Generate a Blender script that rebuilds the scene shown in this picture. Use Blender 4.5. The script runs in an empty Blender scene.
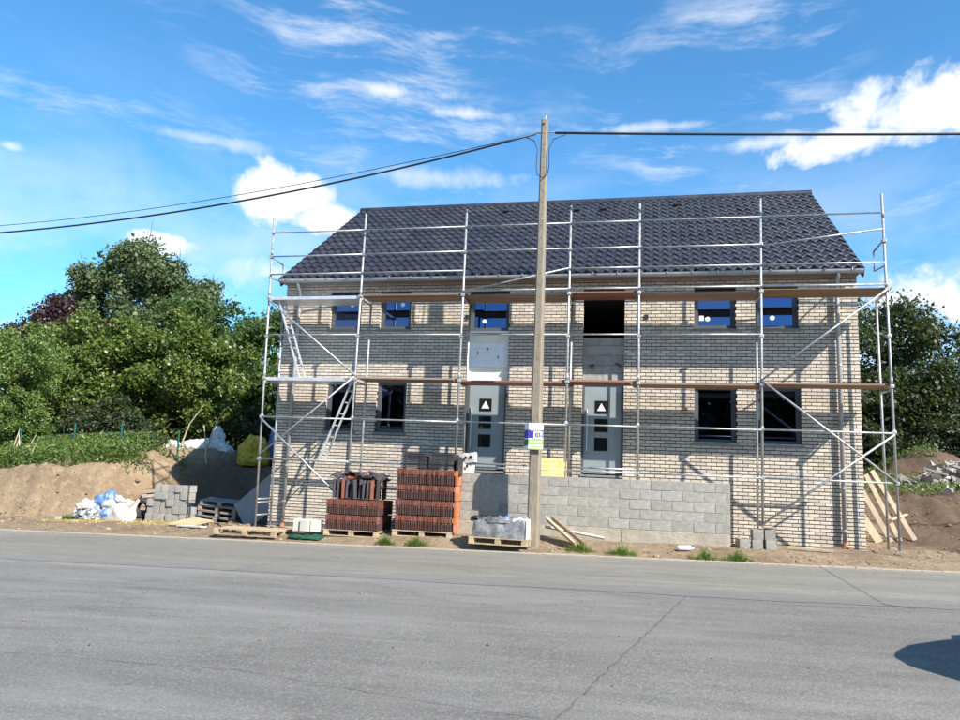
import bpy, math, random
import numpy as np
from mathutils import Vector, Matrix, noise
R = math.radians
rnd = random.Random(7)
nr = np.random.default_rng(11)
scene = bpy.context.scene
col = scene.collection

# ------------------------------------------------------------------ camera
CAM = Vector((9.438, -17.751, 1.130))
YAW, PITCH, ROLL = R(12.921), R(8.844), R(2.431)
fw = Vector((-math.sin(YAW)*math.cos(PITCH), math.cos(YAW)*math.cos(PITCH), math.sin(PITCH)))
r0 = Vector((math.cos(YAW), math.sin(YAW), 0)); u0 = r0.cross(fw)
rt = r0*math.cos(ROLL) + u0*math.sin(ROLL); up = u0*math.cos(ROLL) - r0*math.sin(ROLL)
cd = bpy.data.cameras.new('camera'); cam = bpy.data.objects.new('camera', cd); col.objects.link(cam)
m = Matrix((( rt.x, up.x, -fw.x, CAM.x), (rt.y, up.y, -fw.y, CAM.y), (rt.z, up.z, -fw.z, CAM.z), (0, 0, 0, 1)))
cam.matrix_world = m
cd.sensor_fit = 'HORIZONTAL'; cd.sensor_width = 36; cd.lens = 745/960*36
cd.clip_start = .1; cd.clip_end = 6000
scene.camera = cam

# ------------------------------------------------------------------ light, sky, exposure
SUN_AZ, SUN_EL = R(125.0), R(39.0)          # azimuth from +Y towards +X
scene.view_settings.view_transform = 'Standard'
scene.view_settings.look = 'None'
scene.view_settings.gamma = 1
scene.view_settings.exposure = 1.05
scene.cycles.max_bounces = 5; scene.cycles.diffuse_bounces = 3; scene.cycles.glossy_bounces = 3; scene.cycles.transmission_bounces = 3
sl = bpy.data.lights.new('sun', 'SUN'); sl.energy = 4.8; sl.angle = R(.5); sl.color = (1, .93, .83)
so = bpy.data.objects.new('sun', sl); col.objects.link(so)
sdir = Vector((math.cos(SUN_EL)*math.sin(SUN_AZ), math.cos(SUN_EL)*math.cos(SUN_AZ), math.sin(SUN_EL)))
so.rotation_euler = (-sdir).to_track_quat('-Z', 'Y').to_euler()
so.location = sdir*60

world = bpy.data.worlds.new('World'); scene.world = world; world.use_nodes = True
world.cycles.sampling_method = 'MANUAL'; world.cycles.sample_map_resolution = 256
class NT:
    def __init__(s, tree): s.t = tree; s.n = tree.nodes; s.l = tree.links
    def put(s, sock, v):
        if v is None: return
        if hasattr(v, 'is_output'): s.l.new(v, sock)
        elif isinstance(v, (tuple, list)) and len(v) == 3 and sock.type == 'RGBA': sock.default_value = (*v, 1)
        else: sock.default_value = v
    def math(s, op, a, b=None, c=None, clamp=False):
        n = s.n.new('ShaderNodeMath'); n.operation = op; n.use_clamp = clamp
        for i, v in enumerate((a, b, c)): s.put(n.inputs[i], v)
        return n.outputs[0]
    def vmath(s, op, a, b=None):
        n = s.n.new('ShaderNodeVectorMath'); n.operation = op
        s.put(n.inputs[0], a); s.put(n.inputs[1], b)
        return n.outputs[0]
    def noise(s, vec, scale, detail=4, rough=.55, dist=0, out=0):
        n = s.n.new('ShaderNodeTexNoise'); s.put(n.inputs['Vector'], vec)
        n.inputs['Scale'].default_value = scale; n.inputs['Detail'].default_value = detail
        n.inputs['Roughness'].default_value = rough; n.inputs['Distortion'].default_value = dist
        return n.outputs[out]
    def ramp(s, fac, stops, interp='LINEAR'):
        n = s.n.new('ShaderNodeValToRGB'); s.put(n.inputs[0], fac); n.color_ramp.interpolation = interp
        e = n.color_ramp.elements
        while len(e) < len(stops): e.new(.5)
        for el, (p, c) in zip(e, stops):
            el.position = p; el.color = (*c, 1) if isinstance(c, (tuple, list)) else (c, c, c, 1)
        return n.outputs[0]
    def mix(s, fac, a, b, blend='MIX'):
        n = s.n.new('ShaderNodeMix'); n.data_type = 'RGBA'; n.blend_type = blend
        s.put(n.inputs[0], fac); s.put(n.inputs[6], a); s.put(n.inputs[7], b)
        return n.outputs[2]
    def maprange(s, v, a, b, c=0., d=1., smooth=True):
        n = s.n.new('ShaderNodeMapRange'); n.interpolation_type = 'SMOOTHSTEP' if smooth else 'LINEAR'
        s.put(n.inputs[0], v)
        for i, x in enumerate((a, b, c, d)): s.put(n.inputs[i+1], x)
        return n.outputs[0]
    def mapping(s, vec, loc=(0,0,0), rot=(0,0,0), scale=(1,1,1)):
        n = s.n.new('ShaderNodeMapping'); s.put(n.inputs[0], vec)
        n.inputs[1].default_value = loc; n.inputs[2].default_value = rot; n.inputs[3].default_value = scale
        return n.outputs[0]

w = NT(world.node_tree); w.n.clear()
wout = w.n.new('ShaderNodeOutputWorld'); bg = w.n.new('ShaderNodeBackground'); w.l.new(bg.outputs[0], wout.inputs[0])
sky = w.n.new('ShaderNodeTexSky'); sky.sky_type = 'NISHITA'; sky.sun_disc = False
sky.sun_elevation = SUN_EL; sky.sun_rotation = SUN_AZ
sky.air_density = 1.0; sky.dust_density = .6; sky.ozone_density = 1.6
tc = w.n.new('ShaderNodeTexCoord'); d = tc.outputs['Generated']
sep = w.n.new('ShaderNodeSeparateXYZ'); w.l.new(d, sep.inputs[0])
dx, dy, dz = sep.outputs
az = w.math('ARCTAN2', dx, dy); el = w.math('ARCSINE', dz)
comb = w.n.new('ShaderNodeCombineXYZ'); w.l.new(az, comb.inputs[0]); w.l.new(el, comb.inputs[1])
ae = comb.outputs[0]
# thin streaks of high cloud over the whole sky
warp = w.noise(ae, 3.2, 3, .5, out=1)
aew = w.vmath('ADD', ae, w.vmath('MULTIPLY', w.vmath('SUBTRACT', warp, (.5, .5, .5)), (.16, .10, 0)))
st = w.noise(w.mapping(aew, rot=(0, 0, R(12)), scale=(2.2, 9.5, 1)), 1.5, 7, .68)
st2 = w.noise(w.mapping(aew, loc=(3, 1, 0), rot=(0, 0, R(8)), scale=(1, 2.3, 1)), 2.3, 4, .5)
cir = w.math('MULTIPLY', w.maprange(st, .47, .70), w.maprange(st2, .38, .58))
# low haze of cloud towards the horizon
lowf = w.maprange(el, .52, .06)
lown = w.noise(w.mapping(aew, loc=(7, 2, 0), scale=(1.5, 3.6, 1)), 2.4, 5, .58)
low = w.math('MULTIPLY', lowf, w.maprange(lown, .36, .72))
# cumulus heaps: (azimuth, elevation, half width, half height, strength)
puff = w.noise(aew, 16, 6, .6)
puff2 = w.noise(aew, 5, 3, .5)
heaps = [(.345, .436, .125, .044, 1.0), (.25, .412, .12, .026, .95), (.15, .425, .12, .014, .7), (.46, .44, .16, .06, 1.0), (-.50, .347, .088, .040, .95), (-.45, .325, .06, .028, .9),
         (-.645, .268, .075, .018, .9), (.33, .225, .10, .045, .95), (-.55, .245, .10, .03, .5), (-.51, .25, .06, .02, .8),
         (-.82, .345, .025, .011, .75), (-.37, .492, .10, .014, .85), (-.27, .472, .10, .013, .8), (.0, .455, .22, .010, .6), (-.62, .40, .10, .012, .5), (-.3, .39, .16, .02, .5),
         (1.4, .38, .25, .08, 1.), (-1.5, .4, .25, .07, 1.), (-2.3, .33, .3, .08, 1.), (2.6, .36, .3, .07, 1.)]
cum = None
for a0, e0, ra, re, k in heaps:
    qa = w.math('DIVIDE', w.math('SUBTRACT', az, a0), ra); qe = w.math('DIVIDE', w.math('SUBTRACT', el, e0), re)
    q = w.math('SQRT', w.math('ADD', w.math('MULTIPLY', qa, qa), w.math('MULTIPLY', qe, qe)))
    f = w.math('SUBTRACT', w.math('ADD', 1.0, w.math('MULTIPLY', w.math('SUBTRACT', w.math('ADD', w.math('MULTIPLY', puff, .65), w.math('MULTIPLY', puff2, .35)), .5), 3.4)), q)
    f = w.math('MULTIPLY', w.maprange(f, .05, .62 if k > .88 else 1.1), k)
    cum = f if cum is None else w.math('MAXIMUM', cum, f)
cl = w.math('MAXIMUM', w.math('MAXIMUM', w.math('MULTIPLY', cir, .55), w.math('MULTIPLY', low, .74)), cum)
cl = w.math('MULTIPLY', cl, w.maprange(dz, -.02, .03), clamp=True)
SKY = .12
skyc = w.vmath('MULTIPLY', sky.outputs[0], (SKY*.40, SKY*.83, SKY*1.04))
shade = w.mix(w.maprange(w.noise(aew, 9, 5), .35, .7), (.50, .53, .57), (.62, .62, .61))
w.l.new(w.mix(cl, skyc, shade), bg.inputs[0]); bg.inputs[1].default_value = 1.0

# ------------------------------------------------------------------ materials
MATS = {}
def pm(name, base, rough=.7, metal=0, var=.15, nscale=6, rand=0.0, dirt=None, dirt_amt=.3, dirt_scale=1.5, bump=.0, bscale=30, spec=.5, stretch=(1,1,1), base2=None, coat=0):
    if name in MATS: return MATS[name]
    mt = bpy.data.materials.new(name); mt.use_nodes = True
    t = NT(mt.node_tree); bs = t.n['Principled BSDF']
    co = t.n.new('ShaderNodeTexCoord').outputs['Object']
    co = t.mapping(co, scale=stretch)
    n1 = t.noise(co, nscale, 4, .62)
    lo = tuple(c*(1-var) for c in base); hi = tuple(min(1, c*(1+var)) for c in (base2 or base))
    c = t.ramp(n1, [(.3, lo), (.7, hi)])
    if rand:
        oi = t.n.new('ShaderNodeObjectInfo').outputs['Random']; gi = t.n.new('ShaderNodeNewGeometry').outputs['Random Per Island']
        fr = t.math('FRACT', t.math('ADD', oi, gi))
        fr2 = t.math('FRACT', t.math('MULTIPLY', fr, 17.31))
        hs = t.n.new('ShaderNodeHueSaturation'); t.put(hs.inputs['Color'], c)
        t.put(hs.inputs['Value'], t.maprange(fr, 0, 1, 1-rand, 1+rand, False))
        t.put(hs.inputs['Saturation'], t.maprange(fr2, 0, 1, 1-rand, 1+rand*.8, False))
        t.put(hs.inputs['Hue'], t.maprange(fr2, 0, 1, .5-rand*.03, .5+rand*.03, False))
        c = hs.outputs[0]
    if dirt:
        n2 = t.noise(co, dirt_scale, 4, .65, .4)
        c = t.mix(t.math('MULTIPLY', t.maprange(n2, .45, .72), dirt_amt), c, dirt)
    t.put(bs.inputs['Base Color'], c)
    t.put(bs.inputs['Roughness'], t.maprange(n1, .2, .8, max(.02, rough-.08), min(1, rough+.08), False))
    bs.inputs['Metallic'].default_value = metal; bs.inputs['Specular IOR Level'].default_value = spec
    if coat: bs.inputs['Coat Weight'].default_value = coat
    if bump:
        b = t.n.new('ShaderNodeBump'); b.inputs['Strength'].default_value = bump; b.inputs['Distance'].default_value = .02
        t.put(b.inputs['Height'], t.noise(co, bscale, 2, .65)); t.l.new(b.outputs[0], bs.inputs['Normal'])
    MATS[name] = mt
    return mt
def leafmat(name, a, b, trans=.35, rough=.5):
    mt = bpy.data.materials.new(name); mt.use_nodes = True; t = NT(mt.node_tree); t.n.clear()
    gi = t.n.new('ShaderNodeNewGeometry').outputs['Random Per Island']
    c = t.mix(gi, a, b)
    o = t.n.new('ShaderNodeOutputMaterial'); bs = t.n.new('ShaderNodeBsdfDiffuse'); gl = t.n.new('ShaderNodeBsdfGlossy'); tr = t.n.new('ShaderNodeBsdfTranslucent')
    mx = t.n.new('ShaderNodeMixShader'); mx.inputs[0].default_value = trans
    t.put(bs.inputs['Color'], c); gl.inputs['Roughness'].default_value = rough; m2 = t.n.new('ShaderNodeMixShader'); m2.inputs[0].default_value = .05
    t.l.new(bs.outputs[0], m2.inputs[1]); t.l.new(gl.outputs[0], m2.inputs[2])
    t.put(tr.inputs['Color'], t.mix(.5, c, (.16, .22, .02)))
    t.l.new(m2.outputs[0], mx.inputs[1]); t.l.new(tr.outputs[0], mx.inputs[2]); t.l.new(mx.outputs[0], o.inputs[0])
    return mt
M_BRICK = pm('brick', (.505, .445, .375), .85, var=.14, nscale=25, rand=.17, dirt=(.36, .30, .25), dirt_amt=.35, dirt_scale=.45, bump=.3, bscale=90)
M_MORTAR = pm('mortar', (.085, .074, .064), .95, var=.25, nscale=12)
M_TILE = pm('roof_tile', (.022, .021, .032), .40, var=.3, nscale=9, rand=.3, spec=.7, bump=.1, bscale=60, dirt=(.075, .07, .07), dirt_amt=.35, dirt_scale=1.2)
M_ZINC = pm('zinc', (.34, .345, .36), .5, metal=.35, var=.18, nscale=5)
M_GALV = pm('galvanised_steel', (.40, .405, .41), .46, metal=.55, var=.25, nscale=9, dirt=(.3, .27, .24), dirt_amt=.35, dirt_scale=3)
M_ALU = pm('aluminium', (.62, .63, .65), .4, metal=.5, var=.15, nscale=8)
M_PLANK = pm('scaffold_plank', (.215, .132, .08), .85, var=.3, nscale=5, rand=.22, stretch=(.25, 4, 4), dirt=(.42, .36, .3), dirt_amt=.4)
M_PLANKRED = pm('red_plank', (.20, .082, .055), .85, var=.3, nscale=5, rand=.2, stretch=(.25, 4, 4), dirt=(.40, .3, .25), dirt_amt=.4)
M_FRAME = pm('window_frame', (.075, .08, .088), .45, var=.08, nscale=4)
M_SILL = pm('bluestone', (.17, .18, .195), .7, var=.2, nscale=14)
M_DOOR = pm('door_paint', (.225, .26, .272), .42, var=.06, nscale=3)
M_DARKGLASS = pm('dark_glass', (.012, .015, .018), .06, var=.1, spec=.8)
M_WHITE = pm('white_print', (.8, .8, .8), .6, var=.04)
M_BLACK = pm('black_plastic', (.018, .018, .02), .45, var=.2)
M_CABLE = pm('cable', (.012, .012, .014), .5, var=.1)
M_BLOCK = pm('concrete_block', (.30, .285, .26), .93, var=.22, nscale=10, rand=.12, dirt=(.21, .2, .19), dirt_amt=.45, dirt_scale=2.2, bump=.4, bscale=70)
M_BLOCKMORT = pm('block_mortar', (.42, .385, .29), .95, var=.2, nscale=14)
M_PLINTH = pm('rough_concrete', (.36, .32, .26), .95, var=.2, nscale=5, dirt=(.28, .23, .17), dirt_amt=.6, bump=.5, bscale=25)
M_POLE = pm('pole_concrete', (.22, .185, .14), .92, var=.25, nscale=18, stretch=(1, 1, .25), dirt=(.22, .185, .15), dirt_amt=.55, dirt_scale=3, bump=.5, bscale=45)
M_CLAY = pm('clay_tile', (.145, .048, .030), .8, var=.25, nscale=14, rand=.28, dirt=(.10, .05, .045), dirt_amt=.5, dirt_scale=5, bump=.2)
M_CLAYDARK = pm('engobed_tile', (.05, .042, .048), .6, var=.3, nscale=14, rand=.3)
M_ORANGE = pm('bright_clay', (.34, .115, .05), .8, var=.2, nscale=14, rand=.2)
M_PALLET = pm('pallet_wood', (.42, .32, .20), .9, var=.3, nscale=7, rand=.2, stretch=(1, 4, 4), dirt=(.24, .19, .14), dirt_amt=.5)
M_OLDPALLET = pm('old_pallet_wood', (.27, .20, .15), .92, var=.3, nscale=7, rand=.25, stretch=(1, 4, 4))
M_BOARD = pm('raw_board', (.56, .46, .34), .88, var=.2, nscale=5, rand=.15, stretch=(3, 3, .3), dirt=(.4, .33, .25), dirt_amt=.4)
M_STEELBLUE = pm('foil', (.22, .225, .24), .22, var=.45, nscale=7, metal=.3, dirt=(.5, .5, .5), dirt_amt=.6, dirt_scale=4, bump=.6, bscale=14)
M_YELLOW = pm('yellow_board', (.68, .48, .16), .85, var=.1, nscale=10, base2=(.74, .60, .30))
M_CREAM = pm('cream_board', (.78, .74, .62), .8, var=.1, nscale=6)
M_PALEBLUE = pm('pale_board', (.80, .81, .83), .7, var=.08, nscale=8)
M_WBAG = pm('white_woven_bag', (.50, .49, .49), .75, var=.15, nscale=8, dirt=(.4, .38, .36), dirt_amt=.4, bump=.3, bscale=20)
M_YBAG = pm('yellow_woven_bag', (.46, .33, .03), .7, var=.2, nscale=8, dirt=(.3, .22, .03), dirt_amt=.5, bump=.3, bscale=20)
M_BLUEBAG = pm('blue_plastic', (.08, .16, .36), .45, var=.3, nscale=7, dirt=(.5, .53, .6), dirt_amt=.55, dirt_scale=5)
M_PAPER = pm('paper_sack', (.56, .53, .49), .8, var=.12, nscale=6, dirt=(.5, .42, .36), dirt_amt=.4)
M_RUBBER = pm('rubber', (.02, .02, .021), .7, var=.3)
M_GREENPOST = pm('green_post', (.012, .085, .068), .5, var=.15)
M_GREENSHEET = pm('green_sheet', (.008, .06, .035), .5, var=.3, nscale=9)
M_BARK = pm('bark', (.085, .065, .045), .95, var=.4, nscale=9, stretch=(3, 3, .6), bump=.6, bscale=20)
M_TWIG = pm('dry_twig', (.42, .35, .24), .9, var=.25, nscale=10)
M_INSIDE = pm('inside_block', (.20, .195, .19), .95, var=.15)
M_SLAB = pm('grey_sheet', (.20, .21, .22), .7, var=.2, nscale=4)
M_RUBBLE = pm('rubble', (.21, .185, .165), .95, var=.3, nscale=4, rand=.5, base2=(.33, .30, .27))
M_SIGNBLUE = pm('sign_blue', (.045, .035, .36), .5, var=.05)
M_SIGNGREEN = pm('sign_green', (.32, .62, .04), .5, var=.05)
M_SIGNTEAL = pm('sign_dark_green', (.02, .16, .06), .5, var=.05)
M_CARPAINT = pm('car_paint', (.03, .035, .045), .25, var=.05, coat=1.)
M_CRACK = pm('joint_filler', (.115, .107, .097), .95, var=.3, nscale=8)
M_RUST = pm('rusty_steel', (.25, .10, .05), .85, var=.3, nscale=12)

def glassmat():
    mt = bpy.data.materials.new('window_glass'); mt.use_nodes = True; t = NT(mt.node_tree); t.n.clear()
    o = t.n.new('ShaderNodeOutputMaterial'); tr = t.n.new('ShaderNodeBsdfTransparent'); g = t.n.new('ShaderNodeBsdfGlossy'); mx = t.n.new('ShaderNodeMixShader')
    tr.inputs[0].default_value = (.62, .66, .68, 1); g.inputs[0].default_value = (.27, .40, .80, 1); g.inputs['Roughness'].default_value = .0
    fr = t.n.new('ShaderNodeFresnel'); fr.inputs[0].default_value = 2.2
    nb = t.n.new('ShaderNodeBump'); nb.inputs['Strength'].default_value = .012; co = t.n.new('ShaderNodeTexCoord').outputs['Object']
    t.put(nb.inputs['Height'], t.noise(co, 1.2, 1)); t.l.new(nb.outputs[0], g.inputs['Normal'])
    t.l.new(t.math('MULTIPLY', fr.outputs[0], 1.9, clamp=True), mx.inputs[0])
    t.l.new(tr.outputs[0], mx.inputs[1]); t.l.new(g.outputs[0], mx.inputs[2]); t.l.new(mx.outputs[0], o.inputs[0])
    return mt
M_GLASS = glassmat()

def groundmat():
    mt = bpy.data.materials.new('soil'); mt.use_nodes = True; t = NT(mt.node_tree); bs = t.n['Principled BSDF']
    co = t.n.new('ShaderNodeTexCoord').outputs['Object']
    n1 = t.noise(co, .7, 8, .62); n2 = t.noise(co, 6, 8, .7); n3 = t.noise(co, 34, 5, .7)
    c = t.ramp(n1, [(.3, (.185, .12, .08)), (.5, (.27, .195, .128)), (.72, (.36, .27, .175))])
    c = t.mix(t.maprange(n2, .45, .75), c, (.40, .31, .21))
    c = t.mix(t.maprange(n3, .56, .72), c, (.14, .10, .07))
    c = t.mix(t.maprange(t.noise(t.mapping(co, loc=(5, 3, 0)), 1.3, 6, .7), .56, .75, 0, .7), c, (.20, .12, .075))
    sp_ = t.n.new('ShaderNodeSeparateXYZ'); t.l.new(co, sp_.inputs[0])
    n4 = t.noise(co, 1.1, 6, .7)
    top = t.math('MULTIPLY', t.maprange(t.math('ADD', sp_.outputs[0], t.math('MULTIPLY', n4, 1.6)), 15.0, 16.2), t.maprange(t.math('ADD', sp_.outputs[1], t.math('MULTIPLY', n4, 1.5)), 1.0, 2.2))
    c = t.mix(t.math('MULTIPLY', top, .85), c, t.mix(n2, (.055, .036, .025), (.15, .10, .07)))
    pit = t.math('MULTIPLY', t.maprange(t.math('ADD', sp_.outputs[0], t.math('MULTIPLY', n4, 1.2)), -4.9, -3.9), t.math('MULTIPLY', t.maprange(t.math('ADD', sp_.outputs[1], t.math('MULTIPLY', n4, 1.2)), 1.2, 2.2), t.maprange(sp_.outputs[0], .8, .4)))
    c = t.mix(t.math('MULTIPLY', pit, .8), c, t.mix(n2, (.060, .040, .027), (.17, .115, .08)))  # soil colour darkened to deepen the house shadow over the pit
    c = t.mix(.12, c, (0, 0, 0))
    t.put(bs.inputs['Base Color'], c); bs.inputs['Roughness'].default_value = .97; bs.inputs['Specular IOR Level'].default_value = .15
    b = t.n.new('ShaderNodeBump'); b.inputs['Strength'].default_value = .9; b.inputs['Distance'].default_value = .05
    t.put(b.inputs['Height'], t.math('ADD', n2, t.math('MULTIPLY', n3, .5))); t.l.new(b.outputs[0], bs.inputs['Normal'])
    return mt
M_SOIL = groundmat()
def roadmat(name, lo, hi, streak=.5, fade=None):
    mt = bpy.data.materials.new(name); mt.use_nodes = True; t = NT(mt.node_tree); bs = t.n['Principled BSDF']
    co = t.n.new('ShaderNodeTexCoord').outputs['Object']
    big = t.noise(t.mapping(co, scale=(.16, .55, 1)), 1.0, 6, .6, .6)
    mid = t.noise(t.mapping(co, scale=(.6, 2.4, 1)), 1.6, 6, .65, .8)
    fine = t.noise(co, 42, 4, .75); grit = t.noise(co, 150, 2, .7)
    c = t.ramp(t.math('ADD', t.math('MULTIPLY', big, .55), t.math('MULTIPLY', mid, .45)), [(.36, lo), (.63, hi)])
    patchy = t.noise(t.mapping(co, loc=(2, 6, 0), scale=(.35, .9, 1)), 1.1, 7, .7, 1.0)
    c = t.mix(t.maprange(patchy, .50, .66, 0, .38), c, tuple(x*.72 for x in lo))
    c = t.mix(t.maprange(fine, .45, .66, 0, .75), c, tuple(x*1.35 for x in hi))
    c = t.mix(t.maprange(grit, .50, .68, 0, .8), c, tuple(x*.45 for x in lo))
    pale = t.noise(t.mapping(co, loc=(9, 4, 0), rot=(0, 0, .25), scale=(.5, 1.6, 1)), 2.6, 7, .72, 1.2)
    c = t.mix(t.maprange(pale, .60, .76, 0, .42*streak*2), c, (.40, .395, .38))
    trk = t.noise(t.mapping(co, loc=(0, 3, 0), scale=(.035, 1.1, 1)), 1.0, 3, .6)
    c = t.mix(t.maprange(trk, .35, .65, .22, 0), c, (.06, .058, .055)); c = t.mix(t.maprange(trk, .55, .75, 0, .18), c, (.42, .40, .37))
    stain = t.noise(t.mapping(co, loc=(4, 9, 0), scale=(.6, 1, 1)), .9, 4, .6, .6)
    c = t.mix(t.maprange(stain, .64, .72, 0, .22), c, (.07, .066, .062))
    spots = t.noise(t.mapping(co, loc=(1, 8, 0)), 3.1, 3, .5)
    c = t.mix(t.maprange(spots, .70, .76, 0, .35), c, (.07, .065, .06))
    if fade:
        sp_ = t.n.new('ShaderNodeSeparateXYZ'); t.l.new(co, sp_.inputs[0])
        yy = t.math('ADD', sp_.outputs[1], t.math('MULTIPLY', t.math('SUBTRACT', mid, .5), 3.0))
        c = t.mix(t.maprange(yy, -6.2, -7.5), c, t.mix(t.maprange(fine, .4, .65), fade, tuple(x*1.3 for x in fade)))
        dirt = t.math('MULTIPLY', t.maprange(sp_.outputs[1], -3.5, -2.8), t.maprange(t.noise(co, 1.6, 5, .7), .4, .65, 0, .6))
        c = t.mix(dirt, c, (.33, .26, .18))
    t.put(bs.inputs['Base Color'], c); bs.inputs['Roughness'].default_value = .82; bs.inputs['Specular IOR Level'].default_value = .4
    b = t.n.new('ShaderNodeBump'); b.inputs['Strength'].default_value = .8; b.inputs['Distance'].default_value = .015
    t.put(b.inputs['Height'], t.math('ADD', fine, grit)); t.l.new(b.outputs[0], bs.inputs['Normal'])
    return mt
M_ROAD = roadmat('old_asphalt', (.152, .143, .130), (.285, .269, .246))
M_LANE = roadmat('worn_concrete', (.19, .177, .152), (.315, .292, .246), .4, (.175, .166, .154))
M_KERB = pm('kerb_concrete', (.38, .35, .30), .9, var=.2, nscale=6, dirt=(.33, .27, .2), dirt_amt=.5)

# ------------------------------------------------------------------ mesh helpers
class MB:
    def __init__(s): s.v = []; s.f = []
    def quad(s, a, b, c, d):
        i = len(s.v); s.v += [a, b, c, d]; s.f.append((i, i+1, i+2, i+3)); return s
    def poly(s, pts):
        i = len(s.v); s.v += pts; s.f.append(tuple(range(i, i+len(pts)))); return s
    def hexa(s, p):                       # 8 corners: bottom 0-3 ccw, top 4-7
        i = len(s.v); s.v += [tuple(q) for q in p]
        for f in ((3, 2, 1, 0), (4, 5, 6, 7), (0, 1, 5, 4), (1, 2, 6, 5), (2, 3, 7, 6), (3, 0, 4, 7)): s.f.append(tuple(i+k for k in f))
        return s
    def box(s, x0, x1, y0, y1, z0, z1):
        return s.hexa([(x0, y0, z0), (x1, y0, z0), (x1, y1, z0), (x0, y1, z0), (x0, y0, z1), (x1, y0, z1), (x1, y1, z1), (x0, y1, z1)])
    def bar(s, a, b, wdt, hgt, upv=(0, 0, 1)):  # rectangular bar from a to b
        a, b = Vector(a), Vector(b); t = (b-a).normalized(); sd = t.cross(Vector(upv))
        if sd.length < 1e-4: sd = t.cross(Vector((0, 1, 0)))
        sd.normalize(); u = sd.cross(t).normalized(); P = []
        sd *= wdt/2; u *= hgt/2
        return s.hexa([a-sd-u, b-sd-u, b+sd-u, a+sd-u, a-sd+u, b-sd+u, b+sd+u, a+sd+u])
    def tube(s, pts, r, n=8, cap=True):
        pts = [Vector(p) for p in pts]; rr = r if isinstance(r, (list, tuple)) else [r]*len(pts); i0 = len(s.v)
        pu = None
        for k, p in enumerate(pts):
            t = (pts[min(k+1, len(pts)-1)]-pts[max(k-1, 0)]).normalized()
            if pu is None: pu = Vector((0, 0, 1)) if abs(t.z) < .9 else Vector((1, 0, 0))
            sd = t.cross(pu).normalized(); u = sd.cross(t).normalized(); pu = u
            for j in range(n):
                a = 2*math.pi*j/n; q = p + (sd*math.cos(a)+u*math.sin(a))*rr[k]; s.v.append(tuple(q))
        for k in range(len(pts)-1):
            for j in range(n):
                a = i0+k*n+j; b = i0+k*n+(j+1) % n; s.f.append((a, b, b+n, a+n))
        if cap:
            s.f.append(tuple(i0+j for j in reversed(range(n)))); e = i0+(len(pts)-1)*n; s.f.append(tuple(e+j for j in range(n)))
        return s
    def mesh(s, name, mat, smooth=False):
        me = bpy.data.meshes.new(name); me.from_pydata([tuple(v) for v in s.v], [], s.f); me.materials.append(mat)
        if smooth:
            me.polygons.foreach_set('use_smooth', [True]*len(me.polygons))
        me.update(); return me
    def build(s, name, mat, parent=None, smooth=False, bevel=0):
        o = bpy.data.objects.new(name, s.mesh(name, mat, smooth)); col.objects.link(o)
        if parent: o.parent = parent
        if bevel:
            b = o.modifiers.new('bevel', 'BEVEL'); b.width = bevel; b.segments = 2
        return o
def inst(name, me, parent=None, loc=(0, 0, 0), rot=(0, 0, 0), scale=(1, 1, 1)):
    o = bpy.data.objects.new(name, me); col.objects.link(o); o.parent = parent
    o.location = loc; o.rotation_euler = rot; o.scale = scale; return o
def empty(name, loc=(0, 0, 0), rz=0):
    o = bpy.data.objects.new(name, None); col.objects.link(o); o.location = loc; o.rotation_euler = (0, 0, rz); o.empty_display_size = .2; return o
def tag(o, label, cat, group=None, kind=None):
    o['label'] = label; o['category'] = cat
    if group: o['group'] = group
    if kind: o['kind'] = kind
    return o
def struct(o, label=None):
    o['kind'] = 'structure'
    if label: o['label'] = label
    return o
def fast_mesh(name, verts, faces_n, mat, smooth=False):      # verts (N*k,3) array, k-gons without sharing
    me = bpy.data.meshes.new(name); nv = len(verts); k = faces_n; nf = nv//k
    me.vertices.add(nv); me.vertices.foreach_set('co', np.asarray(verts, np.float32).ravel())
    me.loops.add(nv); me.loops.foreach_set('vertex_index', np.arange(nv, dtype=np.int32))
    me.polygons.add(nf); me.polygons.foreach_set('loop_start', np.arange(0, nv, k, dtype=np.int32))
    me.materials.append(mat); me.update(calc_edges=True); me.validate(); return me

# ------------------------------------------------------------------ terrain
def sstep(t): t = np.clip(t, 0, 1); return t*t*(3-2*t)
def zroad(x): return -.487 + .0195*np.clip(x, -40, 40)
EDGE = -2.8
def hgt(x, y):
    x = np.asarray(x, float); y = np.asarray(y, float)
    zr = zroad(x); zs = np.interp(x, [-30, -8, -3, 0, 2.5, 4.9, 6.5, 14, 22, 60], [-1.0, -.54, -.45, -.38, -.28, -.16, -.11, -.06, .03, .4])
    b = (zr-.012) + sstep((y-EDGE-.12)/1.15)*(zs-zr)
    f = np.interp(x, [-14, -8, -6.2, -4.8, -3.5, 0], [.1, .3, .7, 2.9, 3.8, 3.6]); wd = np.interp(x, [-8, -6.2, -4.8, -3.5, 0], [1.0, 1.1, 1.7, 2.7, 2.9])
    top = np.interp(x, [-40, -14, -9, -6, -4, 0], [-.1, .45, .85, 1.1, 1.15, 1.2])
    hl = b + (top-b)*sstep((y-f)/wd) + np.where(x < -5, 1, np.clip((-3.5-x)/1.5, 0, 1))*.55*sstep((y-f-wd)/2.5)
    hm = b + (1.0-b)*sstep((y-9)/3)
    hr = b + (1.28-b)*sstep((y-1.2)/4.8) + 1.35*np.exp(-(((x-18.7)/1.9)**2+((y-10.2)/1.5)**2)) + .35*np.exp(-(((x-18.6)/1.4)**2+((y-7.2)/.8)**2))
    wl = np.clip(1-x/.8, 0, 1); wr = np.clip((x-13.4)/.7, 0, 1)
    h = hl*wl + hr*wr + hm*(1-np.clip(wl+wr, 0, 1))
    return np.where(y < EDGE+.02, zr-.12, h)
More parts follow.
